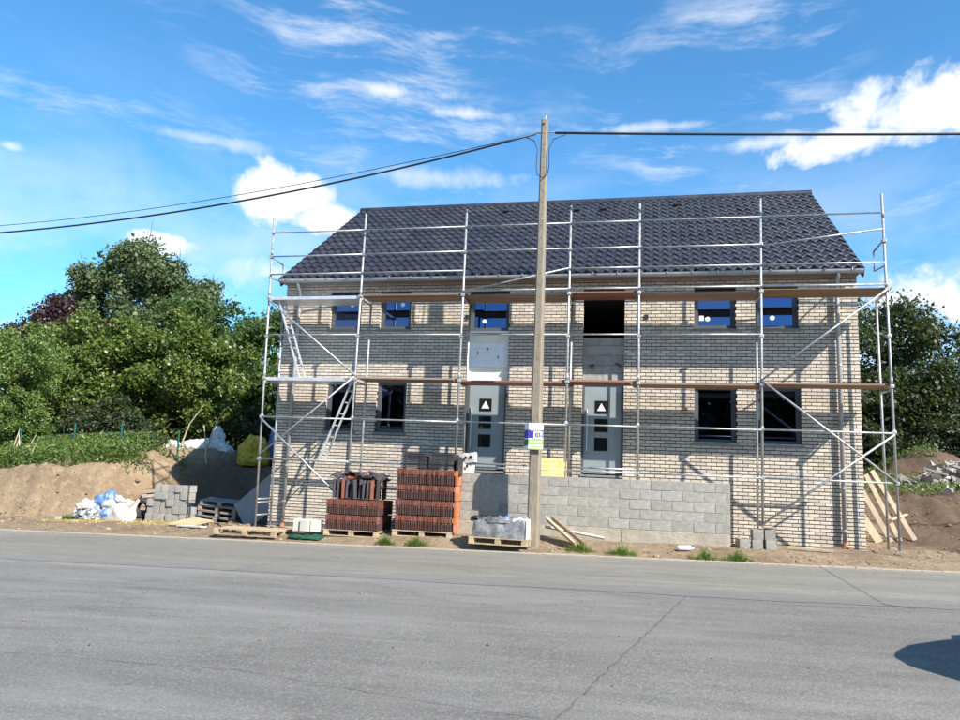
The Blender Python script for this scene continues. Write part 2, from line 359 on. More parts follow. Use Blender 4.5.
xs = np.concatenate([[-2500, -900, -300, -120, -60, -40, -30, -24, -20, -18], np.arange(-16, 22.01, .13), [23, 25, 28, 33, 40, 60, 120, 300, 900, 2500]])
ys = np.concatenate([[-2500, -900, -300, -120, -60, -40, -30, -24.5, -12, -4, -2.9], np.arange(EDGE+.02, 13, .13), [14, 16, 19, 24, 32, 45, 70, 120, 300, 900, 2500]])
X, Y = np.meshgrid(xs, ys); Z = hgt(X, Y)
nz = np.array([[noise.fractal(Vector((a*1.1, b_*1.1, 0)), 1, 2, 5) for a in xs] for b_ in ys])
nz2 = np.array([[noise.noise(Vector((a*5.1, b_*5.1, 3))) for a in xs] for b_ in ys])
amp = np.where(Y > EDGE+.05, .012+.10*sstep((Y+1.7)/2.0), 0)
rill = np.array([[abs(noise.noise(Vector((a*2.6+.5*noise.noise(Vector((a, b_, 1))), b_*.5, 8)))) for a in xs] for b_ in ys])
Z = Z + amp*nz + .5*amp*nz2 - 1.1*np.where(Y > -.3, amp, 0)*rill + np.where(Y > EDGE+.1, .008*nz2, 0)
def H(x, y): return float(hgt(x, y))
nx, ny = len(xs), len(ys)
gv = np.stack([X, Y, Z], -1).reshape(-1, 3)
gf = [(j*nx+i, j*nx+i+1, (j+1)*nx+i+1, (j+1)*nx+i) for j in range(ny-1) for i in range(nx-1)]
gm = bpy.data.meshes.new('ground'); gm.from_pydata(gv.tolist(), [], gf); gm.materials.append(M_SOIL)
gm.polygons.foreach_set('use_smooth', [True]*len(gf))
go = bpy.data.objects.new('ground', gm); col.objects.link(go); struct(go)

rxs = [-900, -200, -40, -20, -10, 0, 10, 20, 40, 200, 900]
def sheet(name, mat, ya, yb, dz=0, kind=True, parent=None):
    mb = MB()
    for a, b in zip(rxs[:-1], rxs[1:]):
        za, zb = float(zroad(a))+dz, float(zroad(b))+dz
        mb.quad((a, ya, za), (b, ya, zb), (b, yb, zb), (a, yb, za))
    o = mb.build(name, mat, parent)
    if kind: struct(o)
    return o
road = sheet('road', M_ROAD, -24, -7.0); mbl = MB(); lx_ = [-900, -200, -40, -20]+[-14+.25*k for k in range(137)]+[40, 200, 900]
le = [(-7.40+.16*noise.fractal(Vector((a*.35, 2.2, 0)), 1, 2, 4)+.05*noise.noise(Vector((a*2.1, 0, 0)))) for a in lx_]
for i in range(len(lx_)-1):
    a, b = lx_[i], lx_[i+1]; za, zb = float(zroad(a))+.004, float(zroad(b))+.004
    mbl.quad((a, le[i], za), (b, le[i+1], zb), (b, EDGE, zb), (a, EDGE, za))
lane = struct(mbl.build('concrete_lane', M_LANE)); road.location.z = 0
kerb = empty('kerb'); struct(kerb)
kme = MB().box(-.495, .495, EDGE+.003, EDGE+.12, -.2, .018).mesh('kerb_stone', M_KERB)
for i in range(56):
    x = -28+i*1.0
    inst('kerb_stone', kme, kerb, (x, rnd.uniform(-.006, .006), float(zroad(x))+rnd.uniform(-.004, .004)), (0, -math.atan(.0195), 0))
def crack(name, pts, wd, par, seed):
    rr = random.Random(seed); P = []
    for (a, b) in zip(pts[:-1], pts[1:]):
        n = max(2, int(math.dist(a, b)/.10))
        for k in range(n): t = k/n; P.append((a[0]+(b[0]-a[0])*t+rr.gauss(0, .006), a[1]+(b[1]-a[1])*t+rr.gauss(0, .012)))
    P.append(pts[-1]); mb = MB()
    for (a, b) in zip(P[:-1], P[1:]):
        d_ = Vector((b[0]-a[0], b[1]-a[1])).normalized(); nn = Vector((-d_.y, d_.x))*wd*rr.uniform(.25, 1)/2
        mb.quad(*[(q[0], q[1], float(zroad(q[0]))+.008) for q in ((a[0]-nn.x, a[1]-nn.y), (b[0]-nn.x, b[1]-nn.y), (b[0]+nn.x, b[1]+nn.y), (a[0]+nn.x, a[1]+nn.y))])
    return mb.build(name, M_CRACK, par)
crack('expansion_joint', [(9.9, -7.6), (9.38, -10.4), (8.91, -12.95), (8.5, -15.5)], .022, road, 1)
crack('crack', [(1.5, -12.3), (4.46, -12.54), (6.54, -12.5), (8.42, -12.9), (12, -13.4)], .008, road, 2)
crack('expansion_joint', [(12.5, -2.85), (12.33, -7.2)], .015, lane, 3)
crack('crack', [(12.33, -7.2), (12.62, -7.44)], .03, lane, 4)
crack('crack', [(3.6, -2.9), (3.4, -7.4)], .014, lane, 5)

# ------------------------------------------------------------------ house
W, ZB, ZT = 14.0, -.46, 5.985
house = empty('house', (0, 0, 0))
tag(house, 'new two-family beige brick house with dark tiled roof behind the scaffold', 'house')
WIN = {  # x0, x1, z0, z1
 'U1': (1.29, 2.16, 4.74, 5.69), 'U2': (2.67, 3.51, 4.74, 5.69), 'U3': (5.05, 6.06, 4.70, 5.69), 'U4': (10.47, 11.39, 4.74, 5.69), 'U5': (11.83, 12.755, 4.74, 5.69),
 'W1': (1.345, 2.16, 2.11, 3.42), 'W2': (2.71, 3.51, 2.11, 3.42), 'W3': (10.47, 11.39, 2.085, 3.42), 'W4': (11.815, 12.775, 2.085, 3.42)}
STRIP1 = (5.05, 6.06, 1.22, 5.69); STRIP2 = (7.885, 8.872, 1.22, 5.69)
OPEN = [WIN[k] for k in WIN if k != 'U3'] + [STRIP1, STRIP2]
wall = empty('wall'); wall.parent = house
# mortar backing with openings
gx = sorted({0, W} | {o[0]-.016 for o in OPEN} | {o[1]+.016 for o in OPEN}); gz = sorted({ZB, ZT} | {o[2]-.016 for o in OPEN} | {o[3]+.016 for o in OPEN})
def inopen(x, z, e=0): return any(o[0]-e < x < o[1]+e and o[2]-e < z < o[3]+e for o in OPEN)
mb = MB()
for a, b in zip(gx[:-1], gx[1:]):
    for c, e in zip(gz[:-1], gz[1:]):
        if not inopen((a+b)/2, (c+e)/2, .016): mb.quad((a, .019, c), (b, .019, c), (b, .019, e), (a, .019, e))
for o in OPEN:
    a, b, c, e = o[0]-.016, o[1]+.016, o[2]-.016, o[3]+.016
    mb.quad((a, .013, c), (a, .30, c), (a, .30, e), (a, .013, e)); mb.quad((b, .30, c), (b, .013, c), (b, .013, e), (b, .30, e))
    mb.quad((a, .013, e), (a, .30, e), (b, .30, e), (b, .013, e)); mb.quad((a, .30, c), (a, .013, c), (b, .013, c), (b, .30, c))
mb.build('mortar', M_MORTAR, wall)
# bricks in running bond
CO, BL, J, JZ = .0785, .2258, .013, .0205
brk = []
nrow = int((ZT-ZB)/CO)
for j in range(nrow):
    z0 = ZB + j*CO; z1 = z0+CO-JZ; zc = (z0+z1)/2
    cuts = sorted([(o[0], o[1]) for o in OPEN if o[2]-.004 < zc < o[3]+.004])
    segs = []; s = 0.
    for a, b in cuts: segs.append((s, a, s > 0)); s = b
    segs.append((s, W, s > 0))
    off = (0 if j % 2 else -BL/2) + rnd.uniform(-.006, .006)
    for a, b, _ in segs:
        k = math.floor((a-off)/BL)
        while off+k*BL < b-.02:
            x0 = max(a, off+k*BL+(J/2 if off+k*BL > a else 0)); x1 = min(b, off+(k+1)*BL-J/2)
            if off+(k+1)*BL >= b: x1 = b
            if x1-x0 > .025: brk.append((x0, x1, z0, z1, any(abs(x0-c) < .003 or abs(x1-c) < .003 for cc in cuts for c in cc)))
            k += 1
full = [i for i, b in enumerate(brk) if abs(b[1]-b[0]-(BL-J)) < .003 and not b[4]]
def dep(b): return (Vector(((b[0]+b[1])/2, 0, (b[2]+b[3])/2))-CAM).dot(fw)
full = [i for i in full if brk[i][2] > .1]
single = set(sorted(full, key=lambda i: dep(brk[i]))[:300])
bme = [MB().box(-(BL-J)/2, (BL-J)/2, 0, .05, -(CO-JZ)/2, (CO-JZ)/2).mesh('brick', M_BRICK) for _ in range(3)]
mb = MB()
for i, b in enumerate(brk):
    e = rnd.uniform(-.0025, .0025)
    if i in single:
        inst('brick', bme[i % 3], wall, ((b[0]+b[1])/2, e, (b[2]+b[3])/2), (rnd.gauss(0, .006), 0, rnd.gauss(0, .003)))
    else: mb.box(b[0]+rnd.uniform(-.001, .001), b[1], e, .11 if b[4] else .05, b[2], b[3]+rnd.uniform(-.0015, .0015))
o = mb.build('brick_courses', M_BRICK, wall); o['kind'] = 'stuff'
# shell behind the facade
HD = 9.8
mb = MB()
mb.box(.02, .30, .30, HD, ZB, ZT-.05).box(W-.30, W-.02, .30, HD, ZB, ZT-.05)
mb.box(6.9, 7.1, .302, HD-.302, ZB, 5.8)
mb.box(.30, 6.898, .31, HD-.31, 1.0, 1.2).box(7.102, W-.302, .31, HD-.31, 1.0, 1.2)
mb.box(.302, 6.896, .31, HD-.31, 4.0, 4.25).box(7.104, W-.304, .31, HD-.31, 4.0, 4.25)
mb.box(.02, W-.02, HD-.3, HD, ZB, 1.22).box(.02, 13.12, HD-.298, HD, 1.222, ZT-.05).box(13.32, W-.022, HD-.298, HD, 1.222, ZT-.052).box(13.12, 13.32, HD-.298, HD, 2.7, ZT-.05)
mb.box(.31, W-.31, .312, HD-.312, 5.82, 5.90)
mb.build('inner_shell', M_INSIDE, house)
mb = MB()   # infill behind facade leaf between openings (closes the cavity)
for a, b in zip(gx[:-1], gx[1:]):
    for c, e in zip(gz[:-1], gz[1:]):
        if not inopen((a+b)/2, (c+e)/2, .016): mb.quad((b, .30, c), (a, .30, c), (a, .30, e), (b, .30, e))
mb.build('inner_leaf', M_INSIDE, house)
RZ, RY = 9.78, 4.9
mb = MB()
for x0, x1 in ((.02, .3), (W-.3, W-.02)):
    mb.poly([(x0, 0.02, ZT-.05), (x0, HD, ZT-.05), (x0, RY, RZ-.16)][::-1]).poly([(x1, 0.02, ZT-.05), (x1, HD, ZT-.05), (x1, RY, RZ-.16)])
mb.quad((0, .02, ZB), (0, .02, ZT-.05), (0, HD, ZT-.05), (0, HD, ZB)).quad((W, .02, ZB), (W, HD, ZB), (W, HD, ZT-.05), (W, .02, ZT-.05))
mb.build('gable', M_BRICK, house)
# roof
roof = empty('roof'); roof.parent = house
EY, EZ = -.22, 6.045
sv = Vector((0, RY-EY, RZ-EZ)); SL = sv.length; sv.normalize(); sn = Vector((0, -sv.z, sv.y))
NR, NC = 17, 61; X0r, X1r = -.10, 14.09
TW = (X1r-X0r)/NC; TL = SL/NR
def rp(x, v, n=0): p = Vector((x, EY, EZ))+sv*v+sn*n; return (p.x, p.y, p.z)
mb = MB(); mb.quad(rp(X0r+.02, .02, -.06), rp(X1r-.02, .02, -.06), rp(X1r-.02, SL, -.06), rp(X0r+.02, SL, -.06))
def rb(x, v): p = Vector((x, 2*RY-EY, EZ))+Vector((0, -sv.y, sv.z))*v; return (p.x, p.y, p.z-.04)
mb.quad(rb(X1r-.02, 0), rb(X0r+.02, 0), rb(X0r+.02, SL), rb(X1r-.02, SL))
mb.quad(rp(X0r+.02, .02, -.06), rp(X0r+.02, SL, -.06), rb(X0r+.02, SL), rb(X0r+.02, 0)).quad(rp(X1r-.02, SL, -.06), rp(X1r-.02, .02, -.06), rb(X1r-.02, 0), rb(X1r-.02, SL))
mb.build('roof_deck', M_BLACK, roof)
SEG = 8
def tileverts(jit=0):
    vs = []
    for vv, nn in ((0, .004), (0, .058), (.035, .072), (TL+.05, .006)):
        for k in range(SEG+1):
            t = k/SEG; hh = .042*(.5-.5*math.cos(2*math.pi*t))**1.15
            vv2 = vv - (.030*math.cos(2*math.pi*t) if vv == 0 else 0)
            vs.append((t*TW*1.02, vv2, nn+hh))
    fs = [(r*(SEG+1)+k, r*(SEG+1)+k+1, (r+1)*(SEG+1)+k+1, (r+1)*(SEG+1)+k) for r in range(3) for k in range(SEG)]
    return vs, fs
tvs, tfs = tileverts()
Mt = Matrix(((1, 0, 0), (0, sv.y, sn.y), (0, sv.z, sn.z)))
def tl(v): q = Mt @ Vector(v); return (q.x, q.y, q.z)
tmb = MB(); tmb.v = [tl(v) for v in tvs]; tmb.f = tfs
tme = tmb.mesh('tile', M_TILE, True)
stf = MB(); cnt = 0
for r in range(NR):
    for c in range(NC):
        p = rp(X0r+c*TW+rnd.uniform(-.005, .005), r*TL+rnd.uniform(-.008, .008), rnd.uniform(-.007, .007))
        if r < 5 and c > 0:
            cnt += 1; inst('tile', tme, roof, p)
        else:
            i = len(stf.v); stf.v += [(v[0]+p[0], v[1]+p[1], v[2]+p[2]) for v in tmb.v]; stf.f += [tuple(i+k for k in f) for f in tfs]
o = stf.build('roof_tiles', M_TILE, roof, True); o['kind'] = 'stuff'
for k in range(36):
    x = X0r + k*(X1r-X0r)/36; L = (X1r-X0r)/36
    mb = MB(); mb.tube([(x-.01, RY+.02, RZ+.035), (x+L*.9, RY+.02, RZ+.035), (x+L+.02, RY+.02, RZ+.04)], [.12, .12, .12], 12, cap=False); mb.build('ridge_tile', M_TILE, roof, True)
for sx, x in ((-1, X0r), (1, X1r)):
    for r in range(NR):
        a = rp(x+sx*.014, r*TL-.02, -.07); b = rp(x+sx*.014, (r+1)*TL-.03, -.09)
        mb = MB(); mb.bar(a, b, .026, .22, sn); mb.build('verge_tile', M_TILE, roof)
for vx, vv in ((7.28, 5.35), (8.08, 5.35), (5.08, 5.5), (10.25, 5.5)):
    mb = MB()
    a0 = rp(vx, vv, .05); mb.bar(rp(vx-.10, vv-.02, .09), rp(vx+.10, vv-.02, .09), .22, .12, sn); mb.build('roof_vent', M_BLACK, roof, bevel=.02)
# gutter
gut = empty('gutter'); gut.parent = house
mb = MB(); ns = 8; prof = [( -.30+.075*math.cos(math.pi+math.pi*k/ns), 6.015+.085*math.sin(math.pi+math.pi*k/ns)) for k in range(ns+1)]
prof = [(-.384, 6.028), (-.372, 6.03)] + prof + [(-.222, 6.03)]
for (a, b) in zip(prof[:-1], prof[1:]): mb.quad((-.07, a[0], a[1]), (-.07, b[0], b[1]), (W+.07, b[0], b[1]), (W+.07, a[0], a[1]))
mb.poly([(-.07, p[0], p[1]) for p in prof]).poly([(W+.07, p[0], p[1]) for p in prof][::-1])
mb.build('gutter_channel', M_ZINC, gut)
mb = MB().box(0, W, -.215, -.005, 5.93, 6.0); mb.build('soffit_board', M_INSIDE, gut)
for k in range(25):
    x = .15+k*.57; mb = MB().box(x-.012, x+.012, -.392, -.378, 5.945, 6.04); mb.build('gutter_bracket', M_GALV, gut)
for x, zl in ((.45, -.35), (13.56, -.05)):
    mb = MB(); mb.tube([(x, -.29, 5.96), (x, -.27, 5.90), (x, -.10, 5.72), (x, -.09, 5.60), (x, -.09, zl)], .045, 10); dp = mb.build('downpipe', M_ZINC, house, True)
    for z in (5.2, 3.9, 2.6, 1.2, .3):
        MB().tube([(x, -.09, z-.02), (x, -.09, z+.02)], .056, 10).build('pipe_clip', M_GALV, dp)
    MB().tube([(x, -.09, zl-.12), (x, -.09, zl+.10)], .058, 10).build('pipe_shoe', pm('terracotta_pipe', (.36, .17, .1), .7), dp)
# windows
def window(nm, o, stick=(), sill=True, mull=0):
    x0, x1, z0, z1 = o; y = .12; fwid = .065
    f = MB().box(x0, x0+fwid, y, y+.08, z0, z1).box(x1-fwid, x1, y, y+.08, z0, z1).box(x0+fwid, x1-fwid, y+.001, y+.079, z0, z0+fwid).box(x0+fwid, x1-fwid, y+.001, y+.079, z1-fwid, z1)
    fi = .035; a, b, c, e = x0+fwid, x1-fwid, z0+fwid, z1-fwid
    f.box(a, a+fi, y+.02, y+.07, c, e).box(b-fi, b, y+.02, y+.07, c, e).box(a+fi, b-fi, y+.021, y+.069, c, c+fi).box(a+fi, b-fi, y+.021, y+.069, e-fi, e)
    wo = f.build('window', M_FRAME, house)
    MB().quad((a+.02, y+.045, c+.02), (b-.02, y+.045, c+.02), (b-.02, y+.045, e-.02), (a+.02, y+.045, e-.02)).build('pane', M_GLASS, wo)
    if sill:
        MB().box(x0-.04, x1+.04, -.035, .125, z0-.052, z0-.003).build('sill', M_SILL, wo)
    for (sx, sz, kind) in stick:
        cx, cz = x0+(x1-x0)*sx, z0+(z1-z0)*sz
        if kind == 'disc': MB().poly([(cx+.055*math.cos(t*math.pi/8), y+.043, cz+.055*math.sin(t*math.pi/8)) for t in range(16)]).build('sticker', M_WHITE, wo)
        else: MB().quad((cx-.05, y+.043, cz-.06), (cx+.05, y+.043, cz-.06), (cx+.05, y+.043, cz+.06), (cx-.05, y+.043, cz+.06)).build('sticker', M_WHITE, wo)
    return wo
window('U1', WIN['U1'], [(.62, .72, 'disc')]); window('U2', WIN['U2'], [(.66, .72, 'disc')]); window('U3', WIN['U3'], [(.35, .28, 'disc')], False)
window('U4', WIN['U4'], [(.19, .30, 'rect'), (.34, .28, 'disc')]); window('U5', WIN['U5'], [(.42, .30, 'disc')])
for k in ('W1', 'W2', 'W3', 'W4'): window(k, WIN[k])
# steel lintels over upper openings
for k in ('U1', 'U2', 'U4', 'U5'):
    x0, x1, z0, z1 = WIN[k]; MB().box(x0, x1, -.004, .1, z1+.0005, z1+.022).build('lintel', M_BLACK, house)
for s in (STRIP1, STRIP2): MB().box(s[0], s[1], -.004, .1, s[3]+.0005, s[3]+.022).build('lintel', M_BLACK, house)
# back window frame seen through the room
MB().box(13.19, 13.25, 9.6, 9.68, 1.222, 2.7).build('rear_window_frame', M_FRAME, house)
# doors
def door(x0, x1, z0, z1):
    y = .13
    d_ = MB().box(x0, x0+.06, y-.02, y+.07, z0, z1).box(x1-.06, x1, y-.02, y+.07, z0, z1).box(x0+.06, x1-.06, y-.019, y+.069, z1-.06, z1).build('door_frame', M_FRAME, None)
    d_.name = 'door'; d_.parent = house
    MB().box(x0+.062, x1-.062, y+.005, y+.055, z0+.03, z1-.062).build('door_leaf', M_DOOR, d_)
    cx = (x0+x1)/2-.03; h = z1-z0
    for k, fz in enumerate((.735, .535, .33)):
        cz = z0+h*fz; hw = .155
        MB().box(cx-hw, cx+hw, y-.004, y+.02, cz-hw, cz+hw).build('door_light', M_DARKGLASS, d_)
        if k == 0: MB().poly([(cx-.10, y-.008, cz-.085), (cx+.10, y-.008, cz-.085), (cx, y-.008, cz+.10)]).build('warning_triangle', M_WHITE, d_)
    MB().tube([(x0+.13, y-.03, z0+.55), (x0+.13, y-.03, z0+1.55)], .014, 8).build('handle', M_ALU, d_)
    MB().box(x0, x1, -.03, y-.021, z0-.05, z0-.002).build('threshold', M_SILL, d_)
    return d_
door(5.05, 6.06, 1.27, 3.44); door(7.885, 8.872, 1.27, 3.44)
# panel strip above left door
pan = empty('spandrel_panel'); pan.parent = house
x0, x1 = 5.05, 6.06
for a, b, mm, yy in ((3.44, 3.80, M_CREAM, .10), (3.802, 3.93, M_PALEBLUE, .085), (3.932, 4.28, M_PALEBLUE, .095), (4.282, 4.40, M_PALEBLUE, .085), (4.402, 4.655, M_CREAM, .10), (4.657, 4.698, M_WHITE, .02)):
    MB().box(x0+.002, x1-.002, yy, yy+.04, a, b).build('panel_board', mm, pan)
for k in range(8): MB().box(x0+.08+k*.115, x0+.095+k*.115, .086, .0945, 3.934, 4.278).build('rib', M_PALEBLUE, pan)
for px_, pz in ((.22, 4.12), (.47, 4.22), (.74, 4.02)): MB().box(x0+px_, x0+px_+.022, .08, .0855, pz, pz+.07).build('clip', M_BLACK, pan)
MB().box(x0, x0+.03, .01, .1, 3.44, 4.70).build('panel_edge', M_WHITE, pan)
# blockwork above right door
inf = empty('block_infill'); inf.parent = house
x0, x1 = 7.885, 8.872
zz = 3.44
for r, (hh, cutx) in enumerate(((.235, .5), (.20, None), (.24, .35), (.24, .68), (.20, .4))):
    cs = [x0+.003, x1-.003] if cutx is None else [x0+.003, x0+(x1-x0)*cutx, x1-.003]
    for a, b in zip(cs[:-1], cs[1:]): MB().box(a+.004, b-.004, .11+rnd.uniform(0, .01), .3, zz+.006, zz+hh-.006).build('block', M_BLOCK, inf)
    zz += hh
MB().box(x0, x1, .13, .299, 3.44, zz-.006).build('block_mortar', M_BLOCKMORT, inf)
for a, b in (((x0+.16, .07, 3.86), (x0+.30, .07, 3.88)), ((x0+.78, .07, 3.93), (x0+.92, .07, 3.84)), ((x0+.22, .07, 3.78), (x0+.24, .07, 3.87))): MB().bar(a, b, .03, .03).build('wall_bracket', M_BLACK, inf)
# cable holes next to windows
for x, z in ((9.33, 4.98), (4.95, 5.0)): MB().box(x, x+.09, -.03, 0.012, z, z+.10).build('socket_box', M_BLACK, house)

# ------------------------------------------------------------------ terrace and block wall
WY = -1.35
mb = MB().box(4.5, 11.05, WY+.20, -.012, -.4, 1.13); struct(mb.build('terrace_fill', M_SOIL))
bw = empty('block_wall', (0, 0, 0)); tag(bw, 'low grey concrete block retaining wall before the two front doors', 'wall')
MB().box(4.5, 11.10, WY+.004, WY+.19, -.3, 1.19).build('mortar_core', M_BLOCKMORT, bw)
for k in range(3): MB().box(4.5+k*2.2, 4.5+k*2.2+2.19, WY-.03, WY+.2, -.35, .15+rnd.uniform(-.01, .01)).build('footing', M_PLINTH, bw)
blme = [MB().box(-.211, .211, 0, .19, -.096, .096).mesh('block', M_BLOCK) for _ in range(2)]
for r in range(5):
    zc = .155+.104+r*.2075
    xe = 4.5 + (0 if r % 2 else -.2175)
    while xe < 11.08:
        a, b = max(xe, 4.5), min(xe+.435, 11.10)
        if b-a > .05:
            if b-a > .43: inst('block', blme[r % 2], bw, ((a+b)/2, WY+rnd.uniform(-.006, .0), zc), (0, rnd.gauss(0, .003), rnd.gauss(0, .003)))
            else: MB().box(a+.006, b-.006, WY+rnd.uniform(-.004, .0), WY+.189, zc-.096, zc+.096).build('block', M_BLOCK, bw)
        xe += .435

# ------------------------------------------------------------------ scaffold
sc = empty('scaffold', (0, 0, 0)); tag(sc, 'galvanised tube scaffold with plank decks along the whole house front', 'scaffold')
YO, YI = -1.10, -.36
SX = [.06, 2.56, 5.14, 7.645, 9.215, 11.82, 14.27]
def ground_at(i): return {0: -.30, 1: -.25, 2: 1.14, 3: 1.14, 4: 1.14, 5: .36, 6: .0}[i]
D1, D2 = 3.30, 5.34
def tube(nm, a, b, r=.0242, mt=M_GALV): return MB().tube([a, b], r, 8).build(nm, mt, sc, True)
LEAN = {0: .20, 6: .06, 5: -.06}
def sxz(i, z): return SX[i] + LEAN.get(i, 0)*(1-z/7.45)
for i, x in enumerate(SX):
    g = ground_at(i)
    st_ = tube('standard', (sxz(i, g), YO, g), (sxz(i, 7.45), YO, 7.45), .027)
    for z in (D1+.99-2.06+.12, D1+.12, D2+.12):
        if z > g: MB().tube([(sxz(i, z), YO, z-.07), (sxz(i, z), YO, z+.07)], .033, 8).build('joint_sleeve', M_GALV, st_, True)
    for z in (D1, D2, 1.33, D1-.95, D1+1.05, 6.4):
        if z > g: MB().box(sxz(i, z)-.045, sxz(i, z)+.045, YO-.05, YO+.045, z-.035, z+.035).build('coupler', M_GALV, st_, bevel=.012)
    gi = g if i in (2, 3, 4) else (H(x, YI) if i else -.30)
    tube('standard', (sxz(i, gi), YI, gi), (sxz(i, D2-.05), YI, D2-.05), .026)
    MB().box(sxz(i, g)-.075, sxz(i, g)+.075, YO-.075, YO+.075, g-.012, g).build('base_plate', M_GALV, sc)
    MB().box(sxz(i, gi)-.075, sxz(i, gi)+.075, YI-.075, YI+.075, gi-.012, gi).build('base_plate', M_GALV, sc)
    for z in (D1-.06, D2-.06): tube('transom', (sxz(i, z), YO, z), (sxz(i, z), YI, z), .024)
    for z in ((D1-.30, D2-.30) if i in (0, 6) else ()): 
        MB().bar((sxz(i, z), YO, z+.2), (sxz(i, z), YO+.22, z+.23), .03, .03).build('gusset', M_GALV, sc)
# end frames: lower rungs
for z in (-.02, .28, .36): tube('transom', (sxz(0, z), YO, z), (sxz(0, z), YI, z), .02)
tube('transom', (sxz(6, .25), YO, .25), (sxz(6, .25), YI, .25), .02)
# end guard frames on top deck
for i, s in ((0, 1), (6, -1)):
    x = SX[i]; y1 = YO+.62
    MB().tube([(x, YO, 6.42), (x+s*.03, y1, 6.36), (x+s*.03, y1, 5.92), (x, YO, 5.86)], .02, 8).build('end_guard', M_GALV, sc, True)
def rail(i, z0, z1=None, r=.019, j=None):
    z1 = z0 if z1 is None else z1; j = i+1 if j is None else j
    tube('guard_rail', (sxz(i, z0)+.02, YO-.035, z0), (sxz(j, z1)-.02, YO-.035, z1), r)
for i in range(6):
    rail(i, 7.02); 
    if i == 5: rail(i, 6.36, 6.66)
    else: rail(i, 6.40+rnd.uniform(-.015, .015))
    if i == 2: rail(i, 5.42, 5.94)
    else: rail(i, 5.93)
    if i in (2, 3, 4, 5): rail(i, 5.45 if i != 2 else 5.43, 5.45, .021)
    if i < 5: rail(i, 4.385)
    rail(i, 2.345, 2.335)
    rail(i, 1.335 if i != 2 else 1.32, 1.335)
# inner rails near the wall at lower level
for i in (2, 3): tube('guard_rail', (SX[i], YI, 1.42), (SX[i+1], YI, 1.42), .019)
# diagonal braces
for a, b in (((0, 5.28), (1, 3.40)), ((1, 3.36), (0, 1.40)), ((0, 2.31), (1, .37)), ((6, 5.34), (5, 3.40)), ((5, 3.38), (6, 1.34)), ((6, 2.31), (5, .40))):
    xa, xb = sxz(a[0], a[1]), sxz(b[0], b[1]); tube('brace', (xa, YO-.055, a[1]), (xb, YO-.055, b[1]), .023)
# decks
for lv, z in ((0, D1), (1, D2)):
    for i in range(6):
        xa, xb = sxz(i, z), sxz(i+1, z)
        if i == 0:
            for k in range(2):
                y0 = YO+.05+k*.36
                MB().box(xa+.03, xb-.05, y0, y0+.345, z-.045, z+.035).build('alu_deck', M_ALU, sc)
        else:
            mt = M_PLANKRED if (i in (2, 3) and (lv == 0 or i == 3)) else M_PLANK
            for k in range(3):
                y0 = YO+.04+k*.235+rnd.uniform(-.008, .008)
                MB().box(xa-.12+rnd.uniform(-.05, .05) if i > 1 else xa+.03, xb+rnd.uniform(.02, .14), y0, y0+.225, z-.02+(i % 2)*.041, z+.02+(i % 2)*.041).build('plank', mt, sc)
# ladders
def ladder(a, b, wd, mt=M_ALU):
    a, b = Vector(a), Vector(b); l = MB(); dv = Vector((0, wd/2, 0))
    l.bar(a-dv, b-dv, .03, .06, (0, 1, 0)).bar(a+dv, b+dv, .03, .06, (0, 1, 0)); lo = l.build('ladder', mt, sc)
    n = int((b-a).length/.27)
    for k in range(1, n): p = a.lerp(b, k/n); MB().tube([p-dv, p+dv], .017, 6).build('rung', mt, lo)
ladder((1.04, -.78, D1+.04), (.28, -.78, 5.40), .34); ladder((1.72, -.78, 1.36), (2.44, -.78, D1+.02), .34)
# boards over the trestle at low level on the left
tube('ledger', (sxz(0, 1.33), YI, 1.33), (SX[1], YI, 1.33), .02)

# ------------------------------------------------------------------ utility pole, sign, cables
PX, PY = 7.13, -2.06
pole = empty('utility_pole', (PX, PY, 0)); tag(pole, 'tall weathered concrete utility pole standing at the road edge', 'utility pole')
def pole_sec(z): t = (z+.2)/9.4; return -.02*t, .118-.050*t, .19-.085*t
mb = MB(); prev = None
zs_ = [-.3, 1.0, 2.5, 4, 5.5, 7, 8.3, 9.12, 9.15]
ring = []
for z in zs_:
    ox, hx, hy = pole_sec(z); ch = .03
    if z == 9.15: hx -= .02; hy -= .02
    ring.append([(ox+sx_*a, sy_*b, z) for sx_, sy_, a, b in ((-1, -1, hx-ch, hy), (1, -1, hx-ch, hy), (1, -1, hx, hy-ch), (1, 1, hx, hy-ch), (1, 1, hx-ch, hy), (-1, 1, hx-ch, hy), (-1, 1, hx, hy-ch), (-1, -1, hx, hy-ch))])
i0 = 0
for r_ in ring: mb.v += r_
for k in range(len(ring)-1):
    for j in range(8): a = k*8+j; b = k*8+(j+1) % 8; mb.f.append((a, b, b+8, a+8))
mb.f.append(tuple(range((len(ring)-1)*8, len(ring)*8)))
mb.build('post', M_POLE, pole)
for k in range(22):
    z = 3.1+k*.27; ox, hx, hy = pole_sec(z)
    MB().tube([(ox+.01, -hy-.003, z), (ox+.01, -hy+.02, z)], .010, 8).build('bolt_hole', M_BLACK, pole)
for s in (-1, 1): MB().tube([(s*.04, 0, 8.83), (s*.20, 0, 8.84), (s*.24, 0, 8.82)], .016, 6).build('cable_hook', M_GALV, pole)
MB().tube([(0, 0, 9.15), (0, 0, 9.24)], .02, 6).build('top_pin', M_GALV, pole)
MB().tube([(-.03, -.10, 9.0), (-.03, -.125, 9.0)], .022, 8).build('number_tag', M_BLACK, pole)
